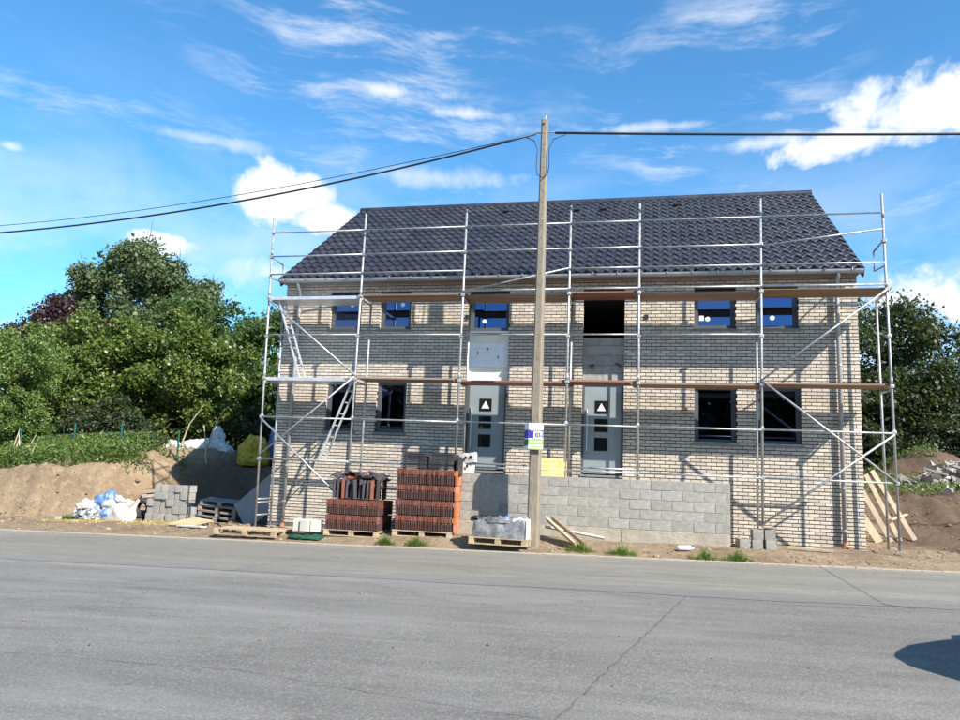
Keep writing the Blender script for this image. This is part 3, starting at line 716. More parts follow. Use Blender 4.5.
# sale boards strapped to the pole
sg = empty('sign_board', (PX, PY-.23, 1.7)); tag(sg, 'white, blue and green folded sign board strapped to the utility pole', 'sign')
def fb(nm, x0, x1, z0, z1, mt, yy, par=sg): return MB().box(x0, x1, yy-.004, yy, z0, z1).build(nm, mt, par)
fp = MB().box(-.13, .18, -.012, 0, .02, .57).build('front_panel', M_WHITE, sg)
fb('blue_band', -.128, .178, .26, .43, M_SIGNBLUE, -.0125, fp); fb('white_square', -.02, .16, .24, .40, M_WHITE, -.0175, fp)
fb('green_band', -.128, .178, .13, .235, M_SIGNGREEN, -.0125, fp); fb('green_line', -.128, .178, .022, .045, M_SIGNGREEN, -.0125, fp)
for a, b, c, e in ((.02, .035, .28, .37), (.05, .065, .28, .37), (.065, .10, .355, .37), (.065, .10, .28, .295), (.10, .115, .29, .36), (.13, .145, .28, .32)): fb('letter_stroke', a, b, c, e, M_BLACK, -.022, fp)
for k in range(7): fb('letter_stroke', -.10+k*.036, -.075+k*.036, .165, .20, M_WHITE, -.017, fp)
for k in range(6): fb('letter_stroke', -.09+k*.04, -.065+k*.04, .41, .425, M_WHITE, -.0175, fp)
for k in range(5): fb('letter_stroke', -.02+k*.034, .004+k*.034, .065, .09, M_SIGNGREEN, -.0125, fp)
mb = MB(); 
def sp(u, z, n=0): return (-.135-u*.45+n*.85, -.005+u*.85+n*.45, z)
sdp = MB().hexa([sp(0, .02), sp(.26, .02), sp(.26, .02, .012), sp(0, .02, .012), sp(0, .57), sp(.26, .57), sp(.26, .57, .012), sp(0, .57, .012)]).build('side_panel', M_WHITE, sg)
for a, b, mt in ((.26, .43, M_SIGNBLUE), (.10, .235, M_SIGNTEAL)):
    MB().hexa([sp(0.005, a, -.004), sp(.255, a, -.004), sp(.255, a, -.001), sp(.005, a, -.001), sp(0.005, b, -.004), sp(.255, b, -.004), sp(.255, b, -.001), sp(.005, b, -.001)]).build('colour_band', mt, sdp)
# cables
def para(p0, p1, sag, n=40):
    p0, p1 = Vector(p0), Vector(p1); return [p0.lerp(p1, k/n)-Vector((0, 0, sag*4*(k/n)*(1-k/n))) for k in range(n+1)]
def twin(pa, r, tw):
    return pa
L0 = Vector((PX-.22, PY, 8.82))
def lcable(dz, k): # measured sag of the left span
    pts = []
    for q in range(41):
        t = q/40; x = L0.x-34*t; s_ = (L0.x-x)
        z = 8.82 - .2245*s_ + .00655*s_*s_ - .00000*s_**3 + dz*(1-(1-t)**8)
        pts.append((x, PY+.0*t, z))
    return pts
o = MB().tube(lcable(0, 0), .023, 8).build('overhead_cable', M_CABLE, None, True); tag(o, 'thick black overhead cable rising from the left to the pole top', 'cable', 'overhead cables')
o = MB().tube(lcable(.20, 0), .008, 6).build('overhead_cable', M_CABLE, None, True); tag(o, 'thin black wire just above the thick cable left of the pole', 'cable', 'overhead cables')
R0 = Vector((PX+.22, PY, 8.82))
rc = []
for q in range(41):
    s_ = 34*q/40; rc.append((R0.x+s_, PY, 8.82-.0775*s_+.0013*s_*s_))
o = MB().tube(rc, .027, 8).build('overhead_cable', M_CABLE, None, True); tag(o, 'thick black twisted overhead cable running right from the pole top', 'cable', 'overhead cables')
mb = MB(); mb.tube([(PX-.42, PY-.05, 8.72), (PX-.24, PY-.10, 8.62), (PX-.15, PY-.13, 8.4), (PX-.16, PY-.15, 7.95), (PX-.13, PY-.16, 7.78), (PX-.02, PY-.165, 7.70), (PX+.09, PY-.16, 7.78), (PX+.125, PY-.15, 7.95), (PX+.11, PY-.13, 8.4), (PX+.20, PY-.10, 8.62), (PX+.46, PY-.05, 8.74)], .011, 6)
o = mb.build('cable_loop', M_CABLE, None, True); tag(o, 'slack black cable loop hanging round the top of the pole', 'cable')

# ------------------------------------------------------------------ pallets and stacked tiles
def pallet(loc, rz, wd, dp, label, mt=M_PALLET, rot=None, group='wooden pallets'):
    p = empty('pallet', loc, rz); tag(p, label, 'pallet', group)
    if rot: p.rotation_euler = rot
    for i in range(3):
        for j in range(3):
            x = -wd/2+.06+i*(wd-.12)/2; y = -dp/2+.05+j*(dp-.10)/2
            MB().box(x-.055, x+.055, y-.048, y+.048, .022, .10).build('foot_block', mt, p)
    for j in range(3): y = -dp/2+.05+j*(dp-.10)/2; MB().box(-wd/2, wd/2, y-.047, y+.047, 0, .0215).build('bottom_board', mt, p)
    for i in range(3): x = -wd/2+.06+i*(wd-.12)/2; MB().box(x-.05, x+.05, -dp/2, dp/2, .1005, .12).build('stringer_board', mt, p)
    n = 6
    for j in range(n): y = -dp/2+.06+j*(dp-.12)/(n-1); MB().box(-wd/2, wd/2, y-.05+rnd.uniform(-.004, .004), y+.05, .1205, .141).build('deck_board', mt, p)
    return p
# one roof tile standing on edge (seen end-on from the road)
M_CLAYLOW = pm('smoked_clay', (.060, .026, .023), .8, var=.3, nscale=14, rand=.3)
def stile(h, mt, dp=.42, seed=0, amp=.016, mt2=M_CLAYLOW):
    mb = MB(); n = 8; th = .016; pr = []
    for k in range(n+1): t = k/n; pr.append((amp*math.sin(t*2*math.pi+.6), t*dp))
    for lo_, hi_ in ((0, .5*h), (.5*h, h)):
      for k in range(n):
        (a, ya), (b, yb) = pr[k], pr[k+1]
        mb.hexa([(a-th, ya, lo_), (a+th, ya, lo_), (b+th, yb, lo_), (b-th, yb, lo_), (a-th, ya, hi_), (a+th, ya, hi_), (b+th, yb, hi_), (b-th, yb, hi_)])
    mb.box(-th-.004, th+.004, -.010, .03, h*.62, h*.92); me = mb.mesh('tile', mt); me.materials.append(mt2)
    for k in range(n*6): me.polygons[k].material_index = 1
    return me
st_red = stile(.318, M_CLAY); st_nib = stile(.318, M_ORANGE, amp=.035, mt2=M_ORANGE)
def bundle(loc, wd, label, group, nrow=2, rz=0, me=st_red, n=24, edge=True):
    b = empty('tile_bundle', loc, rz); tag(b, label, 'tile bundle', group)
    for r in range(nrow):
        for k in range(n):
            inst('tile', me, b, (-wd/2+.03+k*(wd-.06)/(n-1)+rnd.uniform(-.003, .003), r*.47+rnd.uniform(-.012, .012), 0), (0, rnd.gauss(0, .012), rnd.gauss(0, .02)))
    if edge:
        for r in range(nrow): inst('tile', st_nib, b, (wd/2+.035, r*.47+.01, .0), (0, -.02, 0))
    for r in range(nrow): MB().box(-wd/2-.03, wd/2+.0, r*.47-.004+.2, r*.47+.23, .3195, .323).build('strap', M_BLACK, b)
    return b
# left pallet
lx, ly, lz = 3.05, -1.95, -.31
pl = pallet((lx, ly+.48, lz), R(1), 1.28, 1.0, 'wooden pallet under the low jumbled stack of red roof tiles')
for k, nm in enumerate(('bottom layer of red clay roof tiles on the left tile pallet', 'upper layer of red clay tiles beneath the jumbled black tiles')):
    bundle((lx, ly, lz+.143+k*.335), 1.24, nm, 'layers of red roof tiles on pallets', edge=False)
ztop = lz+.143+2*.335
# loose black tiles on top of it
def ltile_mesh(mt):
    mb = MB(); n = 8; th = .014; wd_, ln = .27, .42
    P = [(-wd_/2+wd_*k/n, .03*math.sin(k/n*2*math.pi)) for k in range(n+1)]
    for k in range(n):
        (a, za), (b, zb) = P[k], P[k+1]
        mb.hexa([(a, -ln/2, za-th), (b, -ln/2, zb-th), (b, ln/2, zb-th), (a, ln/2, za-th), (a, -ln/2, za+th), (b, -ln/2, zb+th), (b, ln/2, zb+th), (a, ln/2, za+th)])
    return mb.mesh('loose_tile', mt, False)
lt_b = ltile_mesh(M_CLAYDARK); lt_r = ltile_mesh(M_CLAY); lt_o = ltile_mesh(pm('red_clay_face', (.17, .06, .035), .8))
k = 0
for i in range(11):
    x = lx-.53+i*.104; me = lt_o if i in (2, 9) else lt_b
    o = inst('loose_tile', me, None, (x, ly+.22+rnd.uniform(-.05, .06), ztop+.22), (R(90)+rnd.uniform(-.05, .05), rnd.uniform(-.08, .08), R(90)+rnd.uniform(-.15, .15)))
    tag(o, ('reddish' if me is lt_o else 'black')+' roof tile standing upright, %s from the left on the left stack' % ('first', 'second', 'third', 'fourth', 'fifth', 'sixth', 'seventh', 'eighth', 'ninth', 'tenth', 'eleventh')[i], 'roof tile', 'upright loose tiles on left stack')
for i in range(16):
    x = lx-.50+i*.066; me = lt_r if i in (3, 7) else lt_b
    o = inst('loose_tile', me, None, (x, ly+.30+rnd.uniform(-.12, .25), ztop+.44+rnd.uniform(0, .10)), (rnd.uniform(-.35, .35), rnd.uniform(-.35, .35), rnd.uniform(-.4, .4)+(1.57 if i % 3 else 0)))
    tag(o, 'loose red roof tile lying on top of the left stack' if me is lt_r else 'loose black roof tile lying tumbled on top of the left stack', 'roof tile', 'loose red tiles on left stack' if me is lt_r else 'loose tumbled black tiles on left stack')
for i in range(9):
    o = inst('loose_tile', lt_b, None, (lx-.5+i*.125, ly+.64, ztop+.22), (R(90)+rnd.uniform(-.06, .06), rnd.uniform(-.1, .1), R(90)+rnd.uniform(-.2, .2)))
    tag(o, 'black roof tile in the back row of left stack, %s from left' % ('first', 'second', 'third', 'fourth', 'fifth', 'sixth', 'seventh', 'eighth', 'ninth', 'tenth', 'eleventh')[i], 'roof tile', 'loose back row black tiles on left stack')
# right pallet
rx, ry, rz_ = 4.66, -1.85, -.245
pallet((rx, ry+.48, rz_), R(-1), 1.36, 1.0, 'wooden pallet under the tall stack of red roof tiles')
nms = ['bottom layer', 'second layer from the ground', 'third layer from the ground', 'top layer']
for k in range(4):
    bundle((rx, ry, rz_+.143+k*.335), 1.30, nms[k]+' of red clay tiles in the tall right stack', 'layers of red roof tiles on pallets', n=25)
zt = rz_+.143+4*.335
fl = MB().box(-.28, .28, -.27, .27, -.013, .013).mesh('tile', pm('slate_black', (.045, .043, .05), .5, var=.3, rand=.35))
for j, dxx in ((0, -.30), (1, .34)):
    b = empty('tile_bundle', (rx+dxx, ry+.32, zt), 0); tag(b, ('left' if j == 0 else 'right')+' black strapped bundle of flat roof tiles on top of the tall stack', 'tile bundle', 'black tile bundles')
    n = 9
    for k in range(n): inst('tile', fl, b, (0, rnd.uniform(-.01, .01), .04+k*.037), (0, 0, rnd.uniform(-.035, .035)), (rnd.uniform(.97, 1.02), 1, 1))
    for s in (-.17, .17): MB().tube([(s, -.285, .0), (s, -.285, .36), (s, .285, .36), (s, .285, 0)], .006, 4).build('strap', M_BLACK, b)
o = MB().box(5.345, 5.385, ry+.05, ry+.9, zt-.12, zt+.25).build('wrap_sheet', M_BLACK); o.name = 'plastic_wrap'; tag(o, 'black plastic wrap hanging at the right end of the tall tile stack', 'plastic wrap')
# wrapped goods pallet
wx, wy, wz = 6.50, -2.42, -.235
pallet((wx, wy+.1, wz), R(-3), 1.22, .62, 'wooden pallet under the foil wrapped goods beside the utility pole')
def blob_box(nm, wd, dp, ht, mt, seed, amp=.05, topamp=.1, res=14, par=None):
    mb = MB(); n = res; idx = {}
    def put(x, y, z):
        q = Vector((x*wd/2, y*dp/2, z*ht)); e = noise.noise_vector(q*4+Vector((seed, 0, 0)))*amp
        tz = noise.noise(Vector((x*3, y*3, seed)))*topamp*z
        rr = 1-.06*(abs(x)**6*abs(y)**6)
        return (q.x*rr+e.x*z, q.y*rr+e.y*z, max(0, q.z+e.z*z+tz))
    def grid(fn):
        i = len(mb.v)
        for a in range(n+1):
            for b in range(n+1): mb.v.append(fn(a/n, b/n))
        for a in range(n):
            for b in range(n): k = i+a*(n+1)+b; mb.f.append((k, k+n+1, k+n+2, k+1))
    grid(lambda a, b: put(2*a-1, 2*b-1, 1)); grid(lambda a, b: put(2*a-1, -1, b)); grid(lambda a, b: put(1-2*a, 1, b)); grid(lambda a, b: put(-1, 1-2*a, b)); grid(lambda a, b: put(1, 2*a-1, b))
    return mb.build(nm, mt, par, True)
pk = empty('wrapped_goods', (wx, wy+.1, wz+.143), R(-3)); tag(pk, 'grey foil wrapped building goods on the small pallet by the pole', 'wrapped goods')
blob_box('foil_wrap', 1.14, .56, .33, M_STEELBLUE, 3.3, .055, .09, 18, par=pk)
for k, (x, y, r_) in enumerate(((-.25, -.05, .4), (.1, .05, -.5), (.35, -.08, .2), (-.45, .08, 1.2), (.0, -.15, .1))):
    q = blob_box('crumpled_film', .5, .26, .07, (M_STEELBLUE, M_BLUEBAG, M_PAPER, M_BLACK, M_STEELBLUE)[k], 8.+k, .06, .08, 10, pk); q.location = (x, y, .30); q.rotation_euler = (0, 0, r_)
MB().box(.572, .585, -.27, .27, .0, .36).build('label_sheet', M_PAPER, pk)

# pallet lying on the ground at left, whitish blocks, green sheet
pallet((.72, -1.95, H(.72, -1.95)), R(1), 1.5, .9, 'flat empty pallet lying in front of the left scaffold foot')
for i in range(3):
    o = MB().box(-.105, .105, -.15, .15, 0, .25).build('pale_block', pm('pale_block', (.52, .49, .42), .9, var=.12), None, bevel=.008)
    o.location = (1.80+i*.2, -1.9+(.03, -.02, .04)[i], -.25); o.rotation_euler = (0, 0, (.1, -.05, .2)[i])
    tag(o, ('leftmost', 'middle', 'rightmost')[i]+' of three pale cream blocks standing left of the tile pallet', 'block', 'pale cream blocks')
o = blob_box('green_sheet', .75, .4, .04, M_GREENSHEET, 2.2, .05, .05); o.location = (2.1, -2.12, H(2.1, -2.12)-.0); tag(o, 'dark green plastic sheet on the soil beneath the pale blocks', 'plastic sheet')

# things on the terrace
o = empty('paper_sack', (5.42, -1.24, 1.195), R(-6)); tag(o, 'pair of white paper sacks heaped before the left door', 'paper sack')
for k, (dx_, dz_, rr) in enumerate(((-.03, 0, .06), (.05, .21, -.12))):
    q = blob_box('sack', .46, .18, .22, M_PAPER, 5+k*3, .05, .05, 10, o); q.location = (dx_, 0, dz_); q.rotation_euler = (0, rr, rr)
    for j in range(3): t_ = MB().box(-.16+j*.12, -.11+j*.12, -.122, -.112, .07+.02*j, .13+.02*j).build('print_mark', M_BLACK, o); t_.location = (dx_, -.0, dz_)
for k in range(5):
    o = MB().box(-.27, .27, -.3, .3, 0, .09).build('insulation_board', M_YELLOW, None, bevel=.006); o.location = (7.36+rnd.uniform(-.015, .015)+.0, -.95, 1.131+k*.0925); o.rotation_euler = (0, 0, rnd.gauss(0, .02))
    tag(o, ('bottom', 'second from bottom', 'middle', 'second from top', 'topmost')[k]+' yellow insulation board in the stack behind the pole', 'insulation board', 'stack of yellow boards')
o = MB().box(7.75, 8.95, -.34, -.10, 1.131, 1.16).build('green_edge_board', M_WHITE); tag(o, 'flat white board lying on the terrace before the right door', 'board')
o = MB().box(7.74, 7.98, -.36, -.345, 1.131, 1.19).build('green_strip', pm('mint', (.15, .55, .38), .6)); tag(o, 'short mint green strip lying left of the right door threshold', 'strip')
# boards leaning on the wall foot
for k, (a, b, mt, lb) in enumerate((((7.36, -1.78, .30), (8.02, -2.22, -.16), M_BOARD, 'pale plank leaning down from behind the pole to the soil'), ((7.46, -1.70, .33), (8.20, -2.12, -.15), M_OLDPALLET, 'dark brown plank leaning behind the pale plank at the pole foot'), ((7.3, -1.55, .12), (8.55, -1.52, -.05), M_PAPER, 'pale lath lying along the foot of the block wall'))):
    o = MB().bar(a, b, .19 if k < 2 else .07, .035, (.3, .5, .8)).build('plank', mt); tag(o, lb, 'plank', 'loose planks by the pole')
# concrete blocks under the right standard
cb = MB().box(-.10, .10, -.2, .2, 0, .19).mesh('concrete_block', M_BLOCK)
g0 = H(11.8, -1.2)
for (x, y, z, r_, lb) in ((11.34, -1.28, g0, .12, 'squat grey concrete block leftmost beside the scaffold foot'), (11.62, -1.26, g0, -.05, 'lower grey concrete block of the left pair by the scaffold foot'), (11.62, -1.26, g0+.192, .02, 'upper grey concrete block of the left pair by the scaffold foot'), (11.86, -1.20, g0, .1, 'grey concrete block on the soil under the scaffold foot'), (11.88, -1.16, g0+.192, -.06, 'grey concrete block directly carrying the right scaffold standard')):
    o = inst('concrete_block', cb, None, (x, y, z-.01), (0, 0, r_)); tag(o, lb, 'concrete block', 'grey blocks by the scaffold foot')
o = MB().box(11.76, 11.96, -1.28, -1.02, .335, .358).build('wood_packer', M_PALLET); tag(o, 'small wooden packer between block and scaffold base plate', 'wood packer')
o = MB().bar((12.22, -1.25, H(12.2, -1.2)+.05), (13.02, -1.45, H(13, -1.4)+.03), .11, .04).build('plank', M_BOARD); tag(o, 'short pale plank lying on soil right of the scaffold blocks', 'plank', 'planks on the soil')
o = MB().bar((13.42, -.5, -.05), (13.62, -.45, -.04), .08, .04).build('brick_piece', M_RUST); tag(o, 'reddish scrap lying by the right downpipe foot', 'scrap')
# bottle
o = MB().tube([(10.0, -2.05, -.12), (10.05, -2.05, -.115), (10.26, -2.02, -.105), (10.30, -2.02, -.105), (10.34, -2.02, -.105)], [.03, .05, .05, .02, .02], 10).build('plastic_bottle', M_PALEBLUE, None, True); tag(o, 'pale blue plastic bottle lying on soil before the block wall', 'bottle')
# planks leaning on the right gable
for k, (a, b, wdt) in enumerate((((14.74, 1.75, H(14.74, 1.75)), (14.16, 1.78, .95), .17), ((15.02, 1.85, H(15.02, 1.85)), (14.16, 1.9, 1.72), .11), ((15.24, 1.95, H(15.24, 1.95)), (14.56, 2.0, 1.56), .10), ((15.60, 2.1, H(15.60, 2.1)), (14.74, 2.15, 1.66), .10))):
    o = MB().bar(a, b, wdt, .035, (-.2, -1, .2)).build('plank', M_BOARD); tag(o, ('shortest wide pale plank leaning closest to the right house corner', 'second pale plank from the right house corner, leaning', 'third pale plank from the right house corner, leaning', 'outermost pale plank leaning by the right house corner')[k], 'plank', 'planks leaning on the right gable')
o = MB().bar((15.05, 1.9, .52), (15.42, 2.0, .66), .09, .03).build('plank', M_BOARD); tag(o, 'short offcut lying across the leaning planks at right', 'plank', 'planks leaning on the right gable')

# ------------------------------------------------------------------ left yard: block pile, pallets, bags, rubbish
def yz(x, y): return H(x, y)
cols = [(0, 0, 3), (1, 0, 3), (2, 0, 4), (3, 0, 5), (4, 0, 5)]
bl = MB().box(-.10, .10, -.20, .20, 0, .195).mesh('concrete_block', M_BLOCK)
nb = 0
for i in range(6):
    for j in range(5):
        if i == 0 and j > 2: continue
        if i == 1 and j > 4: continue
        x = -4.28+i*.212; y = 1.35; z = yz(x, y)+j*.198
        o = inst('concrete_block', bl, None, (x+rnd.uniform(-.008, .008), y+rnd.uniform(-.03, .03), z), (0, rnd.gauss(0, .015), rnd.gauss(0, .04)))
        tag(o, 'grey concrete block, %s row up, %s column from left in the block pile' % (('bottom', 'second', 'third', 'fourth', 'top')[j], ('first', 'second', 'third', 'fourth', 'fifth', 'sixth')[i]), 'concrete block', 'block pile left of the house')
for i, (x, z) in enumerate(((-3.0, 0), (-2.98, .2))):
    o = inst('concrete_block', bl, None, (x, 1.32, yz(x, 1.3)+z), (0, 0, .3)); tag(o, 'grey concrete block turned askew at the right end of block pile' if i == 0 else 'grey concrete block atop the askew one right of block pile', 'concrete block', 'block pile left of the house')
pallet((-4.72, 2.3, yz(-4.7, 2.3)+.42), 0, 1.15, .85, 'brown pallet leaning upright behind the concrete block pile', M_OLDPALLET, rot=(R(62), R(-8), R(12)))
for k in range(4):
    pallet((-2.35+rnd.uniform(-.04, .04), 1.75, yz(-2.35, 1.7)+k*.15), R(5+k*3), 1.1, .9, ('bottom', 'second', 'third', 'topmost')[k]+' weathered grey pallet of the stack right of block pile', M_SLAB if k % 2 else M_OLDPALLET, rot=(R(3), R(4), R(5+k*3)))
# tyre
def torus(r1, r2, n1=24, n2=10):
    mb = MB()
    for a in range(n1):
        for b in range(n2):
            A, B = 2*math.pi*a/n1, 2*math.pi*b/n2; q = r1+r2*math.cos(B); mb.v.append((q*math.cos(A), q*math.sin(A), r2*math.sin(B)*1.1))
    for a in range(n1):
        for b in range(n2): mb.f.append((a*n2+b, ((a+1) % n1)*n2+b, ((a+1) % n1)*n2+(b+1) % n2, a*n2+(b+1) % n2))
    return mb
for k in range(2):
    o = torus(.22, .085).build('black_hose_coil', M_RUBBER, None, True); o.location = (-4.78, 1.45+k*.17, yz(-4.8, 1.4)+.30); o.rotation_euler = (R(82), R(4), R(18)); tag(o, ('front', 'rear')[k]+' black rubber coil standing left of the concrete block pile', 'coil', 'black rubber coils')
def sackobj(nm, loc, sz, mt, seed, label, cat, group=None, rot=(0, 0, 0), amp=.2, sub=5, freq=2.2):
    import bmesh
    bm = bmesh.new(); bmesh.ops.create_icosphere(bm, subdivisions=sub, radius=1)
    for v in bm.verts:
        p = v.co.copy(); pw = p+noise.noise_vector(p*1.6+Vector((0, 0, seed)))*.45; pv = Vector((pw.x, pw.y, pw.z*.22)); n_ = noise.noise(p*freq*.8+Vector((seed, 0, 0)))*amp + (.35-abs(noise.noise(pv*freq*1.5+Vector((0, seed, 0)))))*amp*1.5 + (.3-abs(noise.noise(Vector((pv.x, pv.y, pv.z*1.6))*freq*2.9+Vector((0, seed, 4)))))*amp*.45 - .25*amp; n_ *= 1-.35*max(0, -p.z)
        q = p*(1+n_); q.x *= 1+.18*min(0, -p.z)*0+.12*(1-p.z)*.5; q.y *= 1+.06*(1-p.z); q.z = max(q.z, -.55)+(.22*max(0, noise.noise(Vector((p.x*2.2, p.y*2.2, seed)))) if p.z > .3 else 0); v.co = Vector((q.x*sz[0], q.y*sz[1], (q.z+.55)*sz[2]))
    me = bpy.data.meshes.new(nm); bm.to_mesh(me); bm.free(); me.materials.append(mt); me.polygons.foreach_set('use_smooth', [True]*len(me.polygons))
    o = bpy.data.objects.new(nm, me); col.objects.link(o); o.location = loc; o.rotation_euler = rot; tag(o, label, cat, group); return o
ry_ = 1.2
o = blob_box('rubbish_bag', .74, .5, .58, M_PAPER, 1.2, .13, .12, 16); o.location = (-4.78, .55, yz(-4.78, .55)-.02); o.rotation_euler = (0, R(4), R(-8)); tag(o, 'bulging cream white sack at the right end of rubbish heap', 'sack', 'sacks in the rubbish heap')
sackobj('rubbish_bag', (-5.22, .62, yz(-5.22, .62)), (.40, .34, .46), M_BLUEBAG, 4.7, 'crumpled blue plastic sheet in the middle of rubbish heap', 'plastic sheet', 'sacks in the rubbish heap', amp=.35, freq=2.8)
sackobj('rubbish_bag', (-5.66, .42, yz(-5.66, .42)), (.34, .28, .34), M_WBAG, 7.7, 'white plastic bag at the left end of rubbish heap', 'bag', 'sacks in the rubbish heap', amp=.3)
sackobj('rubbish_bag', (-5.48, .2, yz(-5.48, .2)), (.34, .26, .22), M_STEELBLUE, 9.1, 'small grey plastic bag lying in front of rubbish heap', 'bag', 'sacks in the rubbish heap', amp=.3)
o = MB().bar((-5.45, .15, yz(-5.45, .15)+.34), (-5.75, .10, yz(-5.75, .1)+.3), .28, .03).build('cardboard_piece', pm('cardboard', (.40, .30, .2), .9)); tag(o, 'brown cardboard piece on the front of rubbish heap', 'cardboard')
o = MB().bar((-6.45, -.1, yz(-6.45, -.1)+.05), (-6.05, -.2, yz(-6.05, -.2)+.06), .2, .08).build('stone_slab', M_PLINTH); tag(o, 'pale flat stone on soil left of rubbish heap', 'stone')
# big bags in the shade
def bigbag(loc, sz, mt, seed, label, rot=(0, 0, 0), **k): return sackobj('big_bag', loc, sz, mt, seed, label, 'big bag', 'big bags by the hedge', rot, **k)
bigbag((-6.0, 6.3, 1.12), (1.05, .6, .55), M_WBAG, 3.1, 'large collapsed white bulk bag in the shade by hedge', amp=.3)
bigbag((-7.4, 6.0, 1.28), (.95, .5, .40), M_WBAG, 5.3, 'low flat white bulk bag left of the large white one', amp=.3)
bigbag((-5.75, 6.6, 1.75), (.26, .2, .45), M_WBAG, 8.3, 'upright white bag neck above the large collapsed bag', amp=.35)
bigbag((-4.10, 6.3, 1.14), (.55, .45, .66), M_YBAG, 6.1, 'yellow bulk bag behind the left scaffold foot', amp=.22)
bigbag((-3.55, 7.2, 1.3), (.5, .5, .9), M_BLUEBAG, 2.9, 'pale blue bag behind the yellow bulk bag', amp=.2)
# grey sheet leaning at the house corner, sand-coloured sheet
o = MB().bar((-1.45, 1.2, -.28), (-.05, 1.25, .95), .9, .05, (.2, -.35, .3)).build('grey_sheet', M_SLAB); tag(o, 'grey sheet sloping up against the left house corner in shade', 'sheet')
o = MB().hexa([(-2.55, -.6, H(-2.5, -.6)+.02), (-1.75, -.65, H(-1.75, -.65)+.02), (-1.6, .2, H(-1.6, .2)+.10), (-2.3, .3, H(-2.3, .3)+.16), (-2.55, -.6, H(-2.5, -.6)+.04), (-1.75, -.65, H(-1.75, -.65)+.04), (-1.6, .2, H(-1.6, .2)+.12), (-2.3, .3, H(-2.3, .3)+.18)]).build('board_offcut', pm('sand_board', (.44, .34, .19), .9, var=.25, nscale=4)); tag(o, 'sand yellow board offcut lying between block pile and scaffold', 'board')
o = MB().bar((-1.9, -.9, H(-1.9, -.9)+.04), (-1.1, -1.1, H(-1.1, -1.1)+.04), .2, .03).build('board_offcut', M_PAPER); tag(o, 'pale board offcut lying behind the flat empty pallet', 'board')

# ------------------------------------------------------------------ wire fence on the bank
fe = empty('wire_fence', (-8, 3, 1.5)); tag(fe, 'green steel post and wire fence on the left bank', 'fence')
fpx = [(-10.2, 2.5), (-8.42, 2.75), (-6.9, 3.0), (-5.45, 3.9), (-12.2, 2.4)]
for x, y in fpx: MB().tube([(x+8, y-3, H(x, y)-.2-1.5), (x+8-.04, y-3, H(x, y)+1.0-1.5)], .03, 8).build('fence_post', M_GREENPOST, fe)
fpx.sort()
for hh in (.35, .7, 1.02):
    MB().tube([(x+8, y-3, H(x, y)+hh-1.5) for x, y in fpx], .004, 4).build('wire', M_GREENPOST, fe)

# ------------------------------------------------------------------ vegetation
def leaf_quads(c, n, ln, wd):
    N = len(c); t = nr.normal(size=(N, 3)); t -= n*(t*n).sum(1, keepdims=True); t /= np.linalg.norm(t, axis=1, keepdims=True)+1e-9
    b = np.cross(n, t); L = ln[:, None]/2; Wd = wd[:, None]/2
    fold = n*(wd[:, None]*.18)
    P = np.stack([c-t*L, c+b*Wd-fold*.5+t*L*.1, c+t*L, c-b*Wd-fold*.5+t*L*.1], 1)
    return P.reshape(-1, 3)
def clump_leaves(cl, n, leaf, upb=.45):
    cc = np.array([q[0] for q in cl]); rr = np.array([q[1] for q in cl]); wts = rr**2/(rr**2).sum()
    idx = nr.choice(len(cl), n, p=wts)
    dv = nr.normal(size=(n, 3)); dv /= np.linalg.norm(dv, axis=1, keepdims=True)
    rad = nr.random(n)**.45 * (1+.18*nr.normal(size=n))
    p = cc[idx]+dv*(rad*rr[idx])[:, None]*np.array([1, 1, .85])
    nn = dv*.6+np.array([0, 0, upb])+nr.normal(size=(n, 3))*.75; nn /= np.linalg.norm(nn, axis=1, keepdims=True)
    s_ = leaf*.86*np.minimum(1.7, np.exp(nr.normal(size=n)*.34))
    return p, nn, s_
